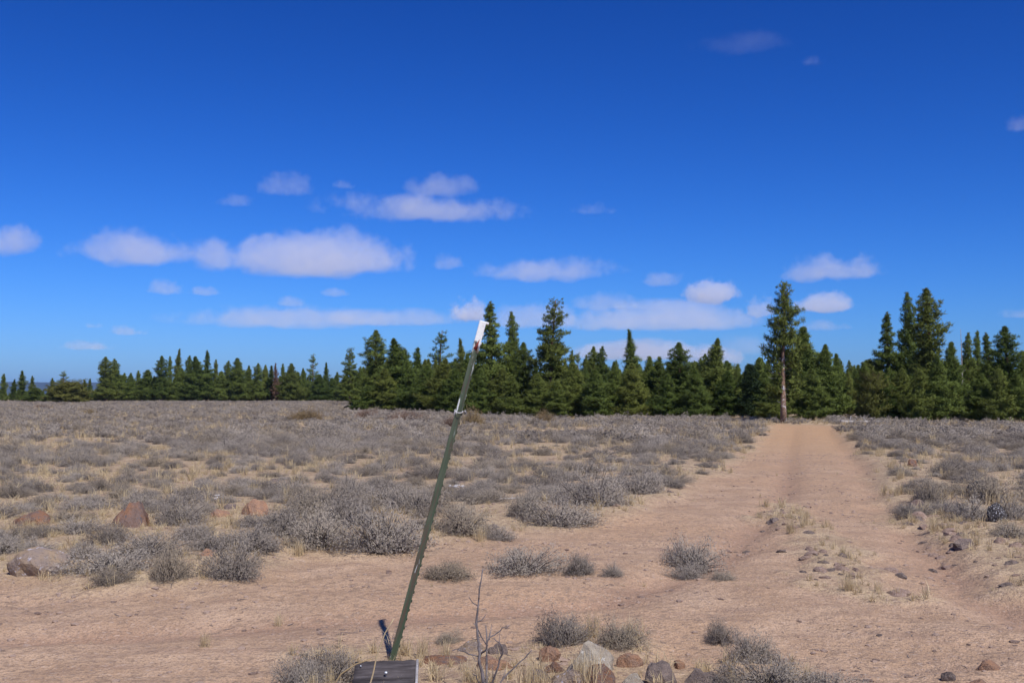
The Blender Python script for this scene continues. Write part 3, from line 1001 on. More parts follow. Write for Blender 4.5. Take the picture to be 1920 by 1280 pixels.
MID = [(682, 700, 100, 40, 'cone_a'), (690, 722, 90, 46, 'cone_c'), (725, 690, 90, 50, 'cone_b'), (765, 652, 100, 40, 'column_b'), (782, 650, 98, 34, 'spire_a'), (772, 690, 86, 50, 'cone_c'),
       (800, 684, 84, 54, 'cone_a'), (828, 672, 82, 58, 'cone_d'), (852, 690, 80, 50, 'cone_b'), (876, 662, 96, 36, 'cone_a'), (900, 690, 74, 52, 'cone_c'), (940, 690, 74, 54, 'cone_b'),
       (982, 640, 78, 50, 'column_c'), (960, 705, 71, 50, 'cone_c'), (1008, 700, 71, 52, 'cone_a'), (1045, 715, 70, 50, 'cone_b'), (1074, 680, 71, 60, 'cone_a'), (1072, 655, 110, 18, 'spire_a'),
       (1084, 660, 120, 20, 'open'), (1099, 664, 120, 18, 'spire_a'), (1114, 648, 92, 36, 'column_c'), (1128, 648, 90, 34, 'column_a'), (1118, 692, 69, 56, 'cone_b'), (1153, 677, 70, 46, 'cone_d'),
       (1186, 680, 69, 52, 'cone_a'), (1216, 667, 71, 42, 'cone_b'), (1236, 667, 70, 42, 'spire_a'), (1250, 700, 67, 50, 'cone_c'), (1303, 690, 66, 48, 'cone_a'), (1322, 662, 74, 40, 'column_a'),
       (1362, 694, 67, 48, 'cone_b'), (1376, 681, 105, 24, 'open'), (1385, 681, 110, 18, 'spire_a'), (1392, 702, 72, 44, 'cone_d'), (1434, 697, 66, 52, 'cone_a'), (1450, 715, 63, 50, 'cone_c'),
       (1522, 690, 63, 56, 'cone_a'), (1569, 662, 70, 36, 'cone_b'), (1592, 697, 76, 30, 'cone_d'), (1606, 692, 78, 22, 'spire_a'), (1620, 677, 70, 36, 'spire_a'), (1660, 700, 60, 48, 'cone_b'), (1690, 690, 60, 52, 'cone_a'),
       (1724, 690, 58, 54, 'cone_c'), (1758, 665, 58, 56, 'cone_d'), (1782, 640, 60, 48, 'cone_b'), (1815, 622, 66, 34, 'column_a'), (1833, 618, 70, 28, 'spire_a'), (1857, 622, 66, 44, 'column_b'), (1840, 700, 58, 52, 'cone_a'),
       (1872, 690, 57, 52, 'cone_c'), (1908, 700, 57, 54, 'cone_b'), (1918, 658, 66, 40, 'column_a'), (1950, 640, 64, 54, 'cone_d'), (1990, 620, 62, 60, 'column_c')]


def plant_tree(px, top, dist, wpx, kind, label, cat, group):
    k = KINDS[kind]
    x, y = (px - 960) / FPX * dist, dist
    z = hz(x, y)
    H = EYE + (740 - top) * dist / FPX - z
    sx = (wpx / 2 * dist / FPX) / k['R'] * 1.2
    root = bpy.data.objects.new('pine_tree' if cat in ('pine', 'tree', 'conifer') else 'dead_tree', None)
    COL.objects.link(root)
    root.location = (x, y, z - 0.03)
    root.rotation_euler = (0, 0, (px * 12.9898) % 6.28)
    root.scale = (sx, sx, H / k['H'])
    root.empty_display_size = 0.3
    obj('trunk', k['trunk'], root)
    obj('crown', k['crown'], root)
    return tag(root, label, cat, group)


for i, (px, top, dist, w, kind) in enumerate(sorted(FAR)):
    look = {'spire': 'thin spire-like', 'cone_': 'dense cone-shaped', 'colum': 'tall full', 'open': 'open-crowned'}[kind[:5] if kind != 'open' else 'open']
    plant_tree(px, top, dist, w, kind, '%s green conifer, %s from the left in the far tree row' % (look, ordinal(i)), 'conifer', 'conifers of the far left tree row')
for row in NAMED:
    plant_tree(*row[:5], row[5], row[6], 'conifers of the far left tree row' if row[0] < 600 else 'pines of the near wood')
for i, (px, top, dist, w, kind) in enumerate(sorted(MID)):
    look = {'spire': 'thin pointed', 'cone_': 'dense young', 'colum': 'full tufted', 'open': 'sparse see-through'}[kind[:5]]
    side, n0 = ('left of the road', 0) if px < 1480 else ('right of the road', sum(1 for m in MID if m[0] < 1480))
    plant_tree(px, top, dist, w, kind, '%s pine, %s from the left among the smaller pines %s' % (look, ordinal(i - n0), side), 'pine', 'smaller pines of the near wood')

# the roadside pine with its bare trunk and dead limbs
rp = plant_tree(1468, 529, 58, 66, 'roadside', 'tall pine with bare pale trunk standing where the road meets the wood', 'pine', 'pines of the near wood')
rp.rotation_euler[2] = 0.0
for az, z0, L, up in ((2.9, 3.05, 0.9, 0.25), (3.3, 2.75, 1.0, 0.1), (0.15, 2.1, 0.9, 0.05), (0.0, 3.6, 0.55, -0.6), (3.0, 1.3, 0.4, 0.2), (2.6, 3.9, 0.7, 0.3)):
    mb = MB()
    a = az - rp.rotation_euler[2]
    h = Vector((math.cos(a), math.sin(a), 0))
    p = [h * 0.1 + Vector((0, 0, z0)), h * (L * 0.5) + Vector((0, 0, z0 + up * L * 0.2)), h * (L * 0.8) + Vector((0.05, 0.03, z0 + up * L * 0.3 - 0.05)), h * L + Vector((0, 0, z0 + up * L))]
    mb.tube(p, [0.035, 0.028, 0.018, 0.008], 5)
    obj('dead_limb', mb.mesh('dead_limb', [M['dead_wood']]), rp)

# the wood behind the front trees: one mass
rng = np.random.default_rng(21)
wx, wy, wh = [], [], []
for _ in range(1100):
    px = rng.uniform(-500, 2500)
    lo = 216 if px < 670 else (98 if px < 1060 else 84)
    d = lo * (1 + rng.random() ** 1.6 * 1.1)
    if 1478 < px < 1530 and d < 140:
        continue
    wx.append((px - 960) / FPX * d); wy.append(d)
    top = rng.uniform(672, 712) if px > 670 else (rng.uniform(728, 738) if px < 190 else rng.uniform(704, 726))
    wh.append(EYE + (740 - top) * d / FPX)
wx, wy, wh = map(np.array, (wx, wy, wh))
protos, kh = [], []
for nm in ('cone_a', 'cone_b', 'cone_d', 'spire_a', 'column_a'):
    me = KINDS[nm]
    bmj = bmesh.new()
    bmj.from_mesh(me['trunk'])
    for f in bmj.faces:
        f.material_index = 0
    bmj.from_mesh(me['crown'])
    nt = len(me['trunk'].polygons)
    bmj.faces.ensure_lookup_table()
    for f in bmj.faces[nt:]:
        f.material_index = 1
    mj = bpy.data.meshes.new('wood_tree_%s' % nm)
    bmj.to_mesh(mj)
    bmj.free()
    mj.materials.append(M['bark']); mj.materials.append(M['needle'])
    protos.append(mj); kh.append(me['H'])
idx = rng.integers(0, len(protos), len(wx))
sz = wh / np.array(kh)[idx]
sxy = sz * rng.uniform(0.9, 1.25, len(wx))
scatter('forest', protos, wx, wy, height(wx, wy) - 0.05, np.stack([sxy, sxy, sz], -1),
        np.stack([np.zeros(len(wx)), np.zeros(len(wx)), rng.uniform(0, 6.28, len(wx))], -1), idx,
        'dark green mass of conifers filling the wood behind the front trees')

# ------------------------------------------------------------------ sagebrush
SAGE_NEAR = [sagebrush(100 + i, 220, 7000, 0.036, 0.010, upright=0.36 + 0.05 * (i % 3)) for i in range(8)]
SAGE_FAR = [sagebrush(200 + i, 40, 1100, 0.075, 0.032, upright=0.36 + 0.05 * (i % 3)) for i in range(6)]
near_wood = [make_mesh('sagebrush_wood', w[0], w[1], [M['sage_wood']]) for w, _ in SAGE_NEAR]
near_leaf = [make_mesh('sagebrush_foliage', lf[0], lf[1], [M['sage_leaf']], var=lf[2]) for _, lf in SAGE_NEAR]
rust_leaf = [make_mesh('rusty_foliage', lf[0], lf[1], [M['rust_leaf']], var=lf[2]) for _, lf in SAGE_NEAR[:3]]
rab_leaf = [make_mesh('rabbitbrush_foliage', lf[0], lf[1], [M['rabbit_leaf']], var=lf[2]) for _, lf in SAGE_NEAR[3:6]]
far_mesh = [merged('far_sagebrush', [w, lf], [M['sage_wood'], M['sage_leaf']]) for w, lf in SAGE_FAR]


def bush(p, w, h, var, label, group, leafs=None, name='sagebrush', cat='sagebrush'):
    """w, h in metres; the prototypes are one unit wide and about 0.42 high"""
    leafs = leafs or near_leaf
    o = obj(name, None, None, (p[0], p[1], p[2] - 0.01), (p[0] * 7.7 + p[1] * 3.3) % 6.28, (w, w * 0.95, h / 0.42))
    o.empty_display_size = 0.1
    obj('stems', near_wood[var % 8], o)
    obj('foliage', leafs[var % len(leafs)], o)
    return tag(o, label, cat, group)


G_SAGE = 'sagebrush bushes beside and on the track'
# photograph x, base y, width, height in pixels
BUSHES = [
    (612, 1284, 130, 74, 'grey sagebrush at the bottom edge, left of the wooden board'),
    (560, 1300, 90, 60, 'sagebrush at the bottom edge, leftmost of the foreground bushes'),
    (312, 1106, 78, 60, 'dark twiggy sagebrush on the far edge of the dirt track at left'),
    (206, 1108, 66, 38, 'small low sagebrush left of the dark twiggy one by the track'),
    (428, 1088, 104, 72, 'rounded sagebrush on the track edge between the dark twiggy one and the big pair'),
    (592, 1036, 126, 66, 'left of the big sagebrush pair left of the leaning post'),
    (712, 1044, 140, 92, 'biggest sagebrush, right of the big pair beside the leaning post'),
    (868, 1010, 92, 62, 'sagebrush just right of the leaning post on the track edge'),
    (1050, 986, 118, 60, 'wide sagebrush at the track edge right of the post, front of its clump'),
    (986, 974, 80, 46, 'sagebrush behind the wide one at the track edge, to its left'),
    (1118, 950, 110, 62, 'dark sagebrush behind the wide one at the track edge, to its right'),
    (1206, 926, 84, 50, 'sagebrush at the road edge right of the dark one'),
    (1300, 1068, 100, 62, 'twiggy sagebrush standing alone on the bare dirt left of the rocky strip'),
    (1290, 1086, 66, 26, 'small low sagebrush in front of the lone one on bare dirt'),
    (1356, 1088, 46, 20, 'tiny sagebrush right in front of the lone one on bare dirt'),
    (984, 1082, 130, 44, 'wide low sagebrush in the strip across the track, middle of the strip'),
    (838, 1086, 96, 34, 'low sagebrush at the left end of the strip across the track'),
    (1088, 1078, 66, 36, 'small sagebrush right of the middle in the strip across the track'),
    (1150, 1082, 42, 20, 'tiny sagebrush at the right end of the strip across the track'),
    (1056, 1210, 84, 70, 'sagebrush behind the pale boulder in the foreground, left of two'),
    (1168, 1216, 86, 54, 'sagebrush behind the pale boulder in the foreground, right of two'),
    (1352, 1208, 54, 42, 'small sagebrush behind the rounded foreground one at right'),
    (1412, 1246, 84, 66, 'rounded grey sagebrush in the foreground right of the rocks'),
    (1450, 1300, 150, 62, 'wide pale sagebrush at the bottom edge, right of the rocks'),
    (1560, 1308, 130, 50, 'low pale sagebrush at the bottom edge, rightmost there'),
    (1370, 1304, 90, 40, 'pale sagebrush at the bottom edge between the rocks and the wide one'),
    (1747, 946, 64, 46, 'round dark sagebrush beside the right road edge'),
    (1778, 962, 60, 26, 'low sagebrush just right of the round one by the road'),
    (1822, 978, 66, 50, 'brownish sagebrush left of the black and white rock'),
    (1860, 944, 80, 50, 'sagebrush right behind the black and white rock'),
    (1660, 1000, 1, 1, None),
    (268, 1046, 130, 42, 'long grey sagebrush above the track, right of the grey boulder'),
    (150, 1052, 64, 34, 'small sagebrush touching the grey boulder on its right'),
    (196, 1020, 80, 36, 'sagebrush in front of the rust brown boulder, to its left'),
    (330, 985, 90, 46, 'round sagebrush right of the rust brown boulder'),
    (360, 1012, 76, 40, 'sagebrush in front of the long orange rock, to its left'),
    (905, 930, 1, 1, None),
    (528, 1004, 110, 50, 'pale sagebrush behind the big pair, to its left'),
    (650, 985, 120, 56, 'sagebrush right behind the big pair, left of the post'),
    (780, 965, 90, 50, 'sagebrush crossed by the leaning post in the field'),
    (935, 1010, 50, 30, 'small sagebrush on the track edge right of the post, small neighbour'),
    (840, 1206, 50, 22, 'small twiggy sagebrush on the dirt right of the post base'),
    (1900, 975, 70, 40, 'sagebrush at the right edge of the picture, beside the black and white rock'),
]
taken = []
nb = 0
for i, (px, py, w, h, lab) in enumerate(BUSHES):
    if lab is None:
        continue
    p = gp(px, py)
    u = p.y / FPX
    p = p + Vector((0, w * u * 0.22, 0))
    p.z = hz(p.x, p.y)
    bush(p, w * u * 1.15, h * u * 1.0, i, lab, G_SAGE)
    taken.append((p.x, p.y, w * u * 0.55))
    nb += 1

# boulders and rocks keep bushes away (photograph x, base y, width)
KEEP = [(238, 985, 80), (476, 964, 80), (44, 985, 100), (60, 1080, 130), (1876, 975, 44), (1832, 925, 40), (736, 1240, 60), (720, 1280, 150), (1110, 1262, 260), (905, 1290, 60)]
for px, py, w in KEEP:
    x, y = flat(px, py)
    taken.append((x, y, w * y / FPX * 0.55))
    if y > 9:
        taken.append((x * (y - 0.75) / y, y - 0.75, w * y / FPX * 0.5))

rng = np.random.default_rng(33)
bx, by, bw, bh = [], [], [], []
for y0, y1, cell in ((8.5, 26, 0.50), (26, 60, 0.62), (60, 110, 0.9), (110, 222, 1.3)):
    ys = np.arange(y0, y1, cell * 0.93)
    for yy in ys:
        half = 0.62 * yy + 4
        xs = np.arange(-half, half, cell)
        x = xs + rng.uniform(-0.5, 0.5, len(xs)) * cell
        y = yy + rng.uniform(-0.5, 0.5, len(xs)) * cell
        keep = bare_at(x, y) < 0.22
        den = fbm(x / 4.0, y / 4.0, 41, 3)
        keep &= rng.random(len(x)) < np.clip(0.60 + 0.9 * den, 0.12, 0.93)
        px = 960 + x / y * FPX
        keep &= ~((px > 672) & (y > np.where(px < 900, 92, np.where(px < 1060, 78, 66))))
        keep &= poly_sd(x, y, FORE) < -0.1
        keep &= line_d(x, y, MED) > 1.3
        # sparse grassy shoulders
        edge = poly_sd(x, y, BARE)
        keep &= ~((edge > -0.5) & (rng.random(len(x)) < 0.5))
        x, y = x[keep], y[keep]
        s = cell * rng.uniform(0.45, 1.3, len(x)) * (1 + 0.5 * fbm(x / 6, y / 6, 43, 2))
        bx.append(x); by.append(y); bw.append(s * rng.uniform(0.9, 1.25, len(x))); bh.append(np.minimum(s, 0.85) * rng.uniform(0.25, 0.42, len(x)))
bx, by, bw, bh = map(np.concatenate, (bx, by, bw, bh))
ok = np.ones(len(bx), bool)
for x, y, r in taken:
    ok &= np.hypot(bx - x, (by - y) * 0.8) > r + bw * 0.35
bx, by, bw, bh = bx[ok], by[ok], bw[ok], bh[ok]
inview = (np.abs(bx / by) < 0.49)
show = np.where(inview, bw / by, 0)
order = np.argsort(-show)
single = order[:300 - nb]
rest = order[300 - nb:]
bz = height(bx, by)
for i, j in enumerate(single):
    side = 'left of the road' if bx[j] < np.interp(by[j], [10, 53], [4.0, 13.8]) else 'right of the road'
    bush((bx[j], by[j], bz[j]), bw[j], bh[j], int(j), 'one of the many small grey sagebrush bushes in the near field %s' % side,
         'small field sagebrush %s' % side)
r = rest
nearm = [merged('near_sagebrush', [w, lf], [M['sage_wood'], M['sage_leaf']]) for w, lf in SAGE_NEAR]
protos = nearm + far_mesh
idx = np.where(by[r] < 34, rng.integers(0, 8, len(r)), 8 + rng.integers(0, 6, len(r)))
scatter('sagebrush_cover', protos, bx[r], by[r], bz[r] - 0.01, np.stack([bw[r], bw[r], bh[r] / 0.42], -1),
        np.stack([np.zeros(len(r)), np.zeros(len(r)), rng.uniform(0, 6.28, len(r))], -1), idx,
        'grey lavender sagebrush covering the flat out to the trees')

# brownish and golden shrubs in front of the trees
for i, (px, py, w, h, kind, lab) in enumerate([
        (575, 790, 56, 24, 'rab', 'golden brown shrub standing out in the left middle of the field'),
        (886, 799, 44, 30, 'rab', 'golden brown shrub just right of the post at the foot of the trees'),
        (1020, 793, 38, 20, 'rab', 'golden brown shrub below the layered pine'),
        (764, 792, 56, 22, 'rust', 'reddish brown shrub left of the post at the foot of the trees'),
        (688, 786, 40, 16, 'rust', 'reddish brown shrub under the left end of the near trees'),
        (168, 779, 24, 12, 'rab', 'small golden shrub at the far left of the field'),
        (76, 768, 30, 10, 'rust', 'small dark brown shrub at the far left of the field'),
        (845, 801, 40, 16, 'rust', 'low reddish shrub right behind the post')]):
    p = gp(px, py)
    u = p.y / FPX
    bush(p, w * u * 1.15, h * u * 1.15, i, lab, 'brown shrubs in the field', leafs=rab_leaf if kind == 'rab' else rust_leaf, name='shrub', cat='shrub')

# ------------------------------------------------------------------ dry grass
GR = [tuft(300 + i, 38, 1.0, 0.022, 0.5) for i in range(5)]
grass_mesh = [make_mesh('grass_blades', g[0], g[1], [M['grass']], var=g[2]) for g in GR]
SPARSE = [tuft(320 + i, 14, 1.0, 0.03, 0.7) for i in range(4)]
sparse_mesh = [make_mesh('sparse_grass_blades', g[0], g[1], [M['grass']], var=g[2]) for g in SPARSE]
FINE = [tuft(340 + i, 90, 1.0, 0.012, 0.42) for i in range(4)]
fine_mesh = [make_mesh('bunchgrass_blades', g[0], g[1], [M['grass']], var=g[2]) for g in FINE]
for i, (px, py, h, lab) in enumerate([
        (752, 1226, 50, 'golden bunchgrass right behind the base of the leaning post'),
        (1100, 1290, 78, 'tall golden bunchgrass in front of the pale boulder'),
        (1085, 1268, 40, 'short bunchgrass at the left foot of the pale boulder'),
        (900, 1290, 50, 'dry bunchgrass at the foot of the dead shrub'),
        (880, 1278, 44, 'dry bunchgrass left of the dead shrub'),
        (985, 1288, 60, 'pale bunchgrass between the dead shrub and the rocks'),
        (1015, 1296, 50, 'pale bunchgrass at the bottom edge left of the rocks'),
        (1185, 1204, 50, 'pale grass among the sagebrush behind the boulder'),
        (1112, 1194, 50, 'thin reddish grass standing above the foreground sagebrush'),
        (520, 1172, 26, 'small grass tuft on the bare track, upper of two'),
        (383, 1212, 30, 'small grass tuft on the bare track, lower of two'),
        (1482, 1004, 30, 'straw coloured tuft at the head of the rocky strip'),
        (1510, 985, 30, 'straw coloured tuft behind the head of the rocky strip'),
        (1590, 1106, 34, 'greenish yellow tuft at the near end of the rocky strip'),
        (1750, 995, 34, 'yellow tuft on the rocky bank right of the road'),
        (1690, 905, 24, 'yellow grass on the right road shoulder, far one'),
        (1670, 880, 22, 'yellow grass on the right road shoulder, farthest one'),
        (560, 1046, 36, 'yellow grass at the left foot of the big sagebrush pair'),
        (900, 1018, 30, 'yellow grass at the foot of the sagebrush right of the post'),
        (835, 1236, 40, 'pale grass right of the post base'),
        (790, 1232, 46, 'grass clump right of the wooden board'),
        (662, 1250, 40, 'thin pale grass between board and sagebrush')]):
    p = gp(px, py)
    u = p.y / FPX
    L = h * u * 1.15
    me = fine_mesh[i % 4]
    o = obj('bunchgrass', me, None, p, i * 1.7, (L * 1.1, L * 1.1, L))
    tag(o, lab, 'grass', 'bunchgrass clumps near the track')

rng = np.random.default_rng(55)
gx, gy, gs = [], [], []
for y0, y1, cell, sz in ((5.4, 14, 0.14, 0.10), (14, 32, 0.27, 0.17), (32, 80, 0.55, 0.26), (80, 200, 1.6, 0.4)):
    n = int((y1 - y0) * (0.60 * (y0 + y1) + 6) / cell ** 2)
    y = np.sqrt(rng.uniform(y0 ** 2, y1 ** 2, n))
    x = rng.uniform(-1, 1, n) * (0.6 * y + 3)
    b = bare_at(x, y)
    dn = np.clip(0.6 + 1.3 * fbm(x / 2.2, y / 2.2, 61, 3), 0.05, 1)
    tr = 0.10 * np.clip(0.1 + 2.5 * fbm(x / 1.5, y / 1.0, 62, 3), 0, 1)
    keep = rng.random(n) < np.where(b < 0.45, dn * 1.0, tr)
    px = 960 + x / y * FPX
    keep &= ~((px > 672) & (y > 72))
    x, y, b = x[keep], y[keep], b[keep]
    gx.append(x); gy.append(y); gs.append(sz * rng.uniform(0.5, 1.5, len(x)) * np.where(b > 0.45, 0.3, 1))
gx, gy, gs = map(np.concatenate, (gx, gy, gs))
idx = np.where(rng.random(len(gx)) < 0.4, rng.integers(0, 5, len(gx)), 5 + rng.integers(0, 4, len(gx)))
ww = gs * rng.uniform(0.8, 1.5, len(gx))
scatter('dry_grass', grass_mesh + sparse_mesh, gx, gy, height(gx, gy), np.stack([ww, ww, gs * rng.uniform(0.6, 1.1, len(gx))], -1),
        np.stack([np.zeros(len(gx)), np.zeros(len(gx)), rng.uniform(0, 6.28, len(gx))], -1), idx,
        'straw coloured dry grass between the sagebrush and along the track')

# ------------------------------------------------------------------ rocks
def rock_mesh(seed, mat, sub=3, cuts=9, rough=0.10):
    rng = np.random.default_rng(seed)
    bmr = bmesh.new()
    bmesh.ops.create_icosphere(bmr, subdivisions=sub, radius=1.0)
    P = np.array([v.co for v in bmr.verts])
    for _ in range(cuts):
        nrm = unit(rng.normal(size=3) * np.array([1, 1, 0.8]))
        dlim = rng.uniform(0.55, 0.86)
        over = P @ nrm - dlim
        P = P - np.where(over > 0, over, 0)[:, None] * nrm * 0.93
    for fr, amp in ((1.3, 0.34), (2.9, rough * 2.2), (6.5, rough * 0.9), (12, rough * 0.5)):
        o = rng.uniform(0, 50, 3)
        nn_ = vnoise(P[:, 0] * fr + o[0] + P[:, 2] * fr * 0.7, P[:, 1] * fr + o[1] - P[:, 2] * fr * 0.6, seed)
        P = P + unit(P) * (nn_ * amp)[:, None]
    P /= np.abs(P).max(0)
    for v, p in zip(bmr.verts, P):
        v.co = p
    me = bpy.data.meshes.new('rock')
    bmr.to_mesh(me)
    bmr.free()
    me.materials.append(mat)
    return me


def place_rock(px, py, w, h, mat, label, seed, depth=0.8, tilt=(0, 0), name='boulder', cat='boulder', group='boulders lying in the sage'):
    """photograph x, y of the front foot, width and height in pixels"""
    p = gp(px, py)
    u = p.y / FPX
    W, Hh, D = w * u / 2, h * u * 1.05, w * u / 2 * depth
    o = obj(name, rock_mesh(seed, M[mat]), None, (p.x, p.y + D * 0.8, hz(p.x, p.y + D * 0.8) - Hh * 0.08), (seed * 1.37) % 0.9 - 0.45, (W, D, Hh))
    o.rotation_euler[0], o.rotation_euler[1] = tilt
    return tag(o, label, cat, group)


place_rock(238, 988, 82, 52, 'rock_rust', 'rust brown rounded boulder in the left field', 31, 0.9, (0, 0.25))
place_rock(478, 966, 70, 34, 'rock_orange', 'long orange rock in the left field', 2, 0.6)
place_rock(415, 970, 50, 14, 'rock_orange', 'low orange slab left of the long orange rock', 3, 0.8)
place_rock(44, 984, 96, 26, 'rock_rust', 'dark red slab with a black hollow at the left edge', 4, 0.6, (0.12, 0))
place_rock(56, 1084, 124, 52, 'rock_grey', 'grey lavender boulder with tan front at the left track edge', 5, 0.7)
place_rock(385, 1042, 34, 16, 'rock_orange', 'small orange rock above the track at left', 6)
place_rock(1832, 932, 44, 34, 'rock_black', 'black pointed rock right of the road', 7, 0.7, (0.2, 0.15))
place_rock(1874, 978, 40, 36, 'rock_black', 'black rock with white patch right of the road', 8, 0.7)
place_rock(1714, 874, 22, 14, 'rock_rust', 'rust rock by the far right shoulder of the road', 9)
G = 'rocks heaped in the foreground'
place_rock(1106, 1268, 118, 72, 'rock_pale', 'big pale tan boulder in the foreground heap', 11, 0.75, group=G)
place_rock(1031, 1240, 44, 34, 'rock_orange', 'bright orange rock left of the pale boulder', 12, group=G, name='rock', cat='rock')
place_rock(1042, 1262, 50, 26, 'rock_rust', 'dark brown oval rock below the orange one', 13, group=G, name='rock', cat='rock')
place_rock(1128, 1296, 66, 42, 'rock_rust', 'orange and black rock in front of the pale boulder', 14, group=G, name='rock', cat='rock')
place_rock(1186, 1252, 56, 34, 'rock_orange', 'brownish pink rock right of the pale boulder', 15, group=G, name='rock', cat='rock')
place_rock(1186, 1300, 56, 34, 'rock_pale', 'yellowish rock at the bottom edge of the heap', 16, group=G, name='rock', cat='rock')
place_rock(1244, 1288, 72, 42, 'rock_dark', 'rough dark lichened rock right in the foreground heap', 17, group=G, name='rock', cat='rock')
place_rock(1326, 1292, 78, 32, 'rock_dark', 'flat dark rock with pale corner, rightmost of the heap', 18, group=G, name='rock', cat='rock')
place_rock(1272, 1256, 30, 16, 'rock_orange', 'small reddish rock behind the rough dark one', 19, group=G, name='rock', cat='rock')
place_rock(1066, 1292, 70, 34, 'rock_grey', 'grey rock at the bottom edge below the pale boulder', 20, group=G, name='rock', cat='rock')
place_rock(1010, 1280, 46, 22, 'rock_dark', 'dark half buried rock left end of the heap', 21, group=G, name='rock', cat='rock')
place_rock(884, 1224, 66, 22, 'rock_grey', 'flat grey rock behind the dead shrub, left of it', 22, group=G, name='rock', cat='rock')
place_rock(936, 1226, 46, 18, 'rock_dark', 'dark rock behind the dead shrub, right of it', 23, group=G, name='rock', cat='rock')
place_rock(830, 1246, 90, 16, 'rock_rust', 'low brown rock right of the post base', 24, group=G, name='rock', cat='rock')
place_rock(930, 1256, 80, 20, 'rock_orange', 'low reddish rock behind the dead shrub stems', 25, group=G, name='rock', cat='rock')
place_rock(1866, 1256, 54, 18, 'rock_orange', 'flat pinkish rock at the bottom right', 26, group=G, name='rock', cat='rock')
place_rock(1782, 1276, 28, 16, 'rock_dark', 'small dark rock at the bottom right, left of the flat pinkish one', 27, group=G, name='rock', cat='rock')
place_rock(1838, 1292, 50, 22, 'rock_orange', 'reddish rock cut off by the bottom edge at right', 28, group=G, name='rock', cat='rock')

STONES = [rock_mesh(60 + i, M['stone'], 2, 7, 0.16) for i in range(6)] + [rock_mesh(70 + i, M['rock_dark'], 2, 7, 0.16) for i in range(4)]


def stone(x, y, w, hgt, i, label, group):
    o = obj('stone', STONES[i % 10], None, (x, y, hz(x, y) - hgt * 0.06), (i * 2.399) % 6.28, (w / 2, w / 2 * (0.6 + 0.35 * ((i * 7) % 5) / 5), hgt / 2))
    tag(o, label, 'stone', group)


rng = np.random.default_rng(77)
mp = np.array(MED)
for i in range(40):
    t = rng.uniform(0, len(mp) - 1.001)
    a = int(t)
    q = mp[a] * (1 - t + a) + mp[a + 1] * (t - a)
    x, y = q[0] + rng.normal(0, 0.24), q[1] + rng.normal(0, 0.3)
    w = rng.uniform(0.06, 0.24) * (1.3 if i < 9 else 0.75)
    stone(x, y, w, w * rng.uniform(0.3, 0.6), i, 'dark stone among others in the rocky strip between the wheel tracks', 'stones of the strip between the wheel tracks')
bank = np.array([flat(*p) for p in [(1690, 962), (1722, 1000), (1760, 1030), (1806, 1056), (1860, 1084), (1930, 1112), (2050, 1150)]])
for i in range(66):
    t = rng.uniform(0, len(bank) - 1.001)
    a = int(t)
    q = bank[a] * (1 - t + a) + bank[a + 1] * (t - a)
    off = rng.uniform(-0.15, 1.3)
    x, y = q[0] + off * 0.75, q[1] + off * 0.85
    w = rng.uniform(0.06, 0.28) * (1.3 if i < 14 else 0.72)
    stone(x, y, w, w * rng.uniform(0.35, 0.7), i + 3, 'brown stone among others in the rocky bank along the right road edge', 'stones of the bank along the right road edge')
LONE = ['largest lone stone in the road just left of the right bank', 'stone touching the largest lone stone on its left', 'lone stone left of the head of the rocky strip, upper one',
        'lone stone left of the head of the rocky strip, lower one', 'flat stone in the track left of the rocky strip', 'tiny dark stone at the left road edge near the dark sagebrush',
        'tiny stone in the road above the head of the rocky strip', 'tiny stone far up in the right wheel track', 'small stone on the dirt right of the near end of the rocky strip',
        'stone on the dirt below the rocky strip', 'small stone on the bare dirt near the right picture edge', 'small stone between the rocky strip and the bottom right corner',
        'tiny stone far up at the left road edge, right one', 'tiny stone far up at the left road edge, left one']
for i, (px, py, w) in enumerate([(1775, 1052, 40), (1748, 1058, 24), (1430, 990, 20), (1400, 1026, 18), (1465, 1040, 26), (1195, 978, 10), (1560, 962, 10), (1640, 905, 9), (1700, 1120, 12), (1500, 1160, 16), (1815, 1205, 14), (1650, 1190, 16), (1410, 905, 8), (1360, 890, 8)]):
    x, y = flat(px, py)
    stone(x, y, w * y / FPX, w * y / FPX * 0.4, i + 5, LONE[i], 'lone stones on the bare dirt')
for i in range(46):
    x, y = rng.uniform(-7.5, 4.5), rng.uniform(9.5, 19)
    if bare_at(x, y)[0] > 0.3 or abs(x / y) > 0.5:
        continue
    w = rng.uniform(0.08, 0.24)
    stone(x, y, w, w * rng.uniform(0.4, 0.7), i + 1, 'small stone half hidden between sagebrush in the left field', 'stones in the left field')

# loose grit and twigs on the bare dirt
n = 44000
gy_ = np.sqrt(rng.uniform(5.8 ** 2, 30 ** 2, n))
gx_ = rng.uniform(-1, 1, n) * (0.52 * gy_ + 0.5)
b = bare_at(gx_, gy_)
cl_ = fbm(gx_ / 1.2, gy_ / 0.8, 71, 3)
keep = (rng.random(n) < np.clip(0.28 + 2.0 * cl_, 0.03, 1))
gx_, gy_ = gx_[keep], gy_[keep]
m = len(gx_)
twig = MB()
twig.tube([(-0.5, 0, 0.02), (0, 0.08, 0.06), (0.5, -0.05, 0.03)], [0.05, 0.05, 0.03], 4)
twig_me = twig.mesh('twig', [M['dead_twig']])
small = [rock_mesh(80 + i, M['pebble'] if i < 3 else M['stone'], 1, 5, 0.2) for i in range(4)]
idx = np.where(rng.random(m) < 0.3, 4, rng.integers(0, 4, m))
s = np.where(idx == 4, rng.uniform(0.02, 0.09, m) * rng.uniform(0.5, 1, m), 0.005 + 0.03 * rng.random(m) ** 3)
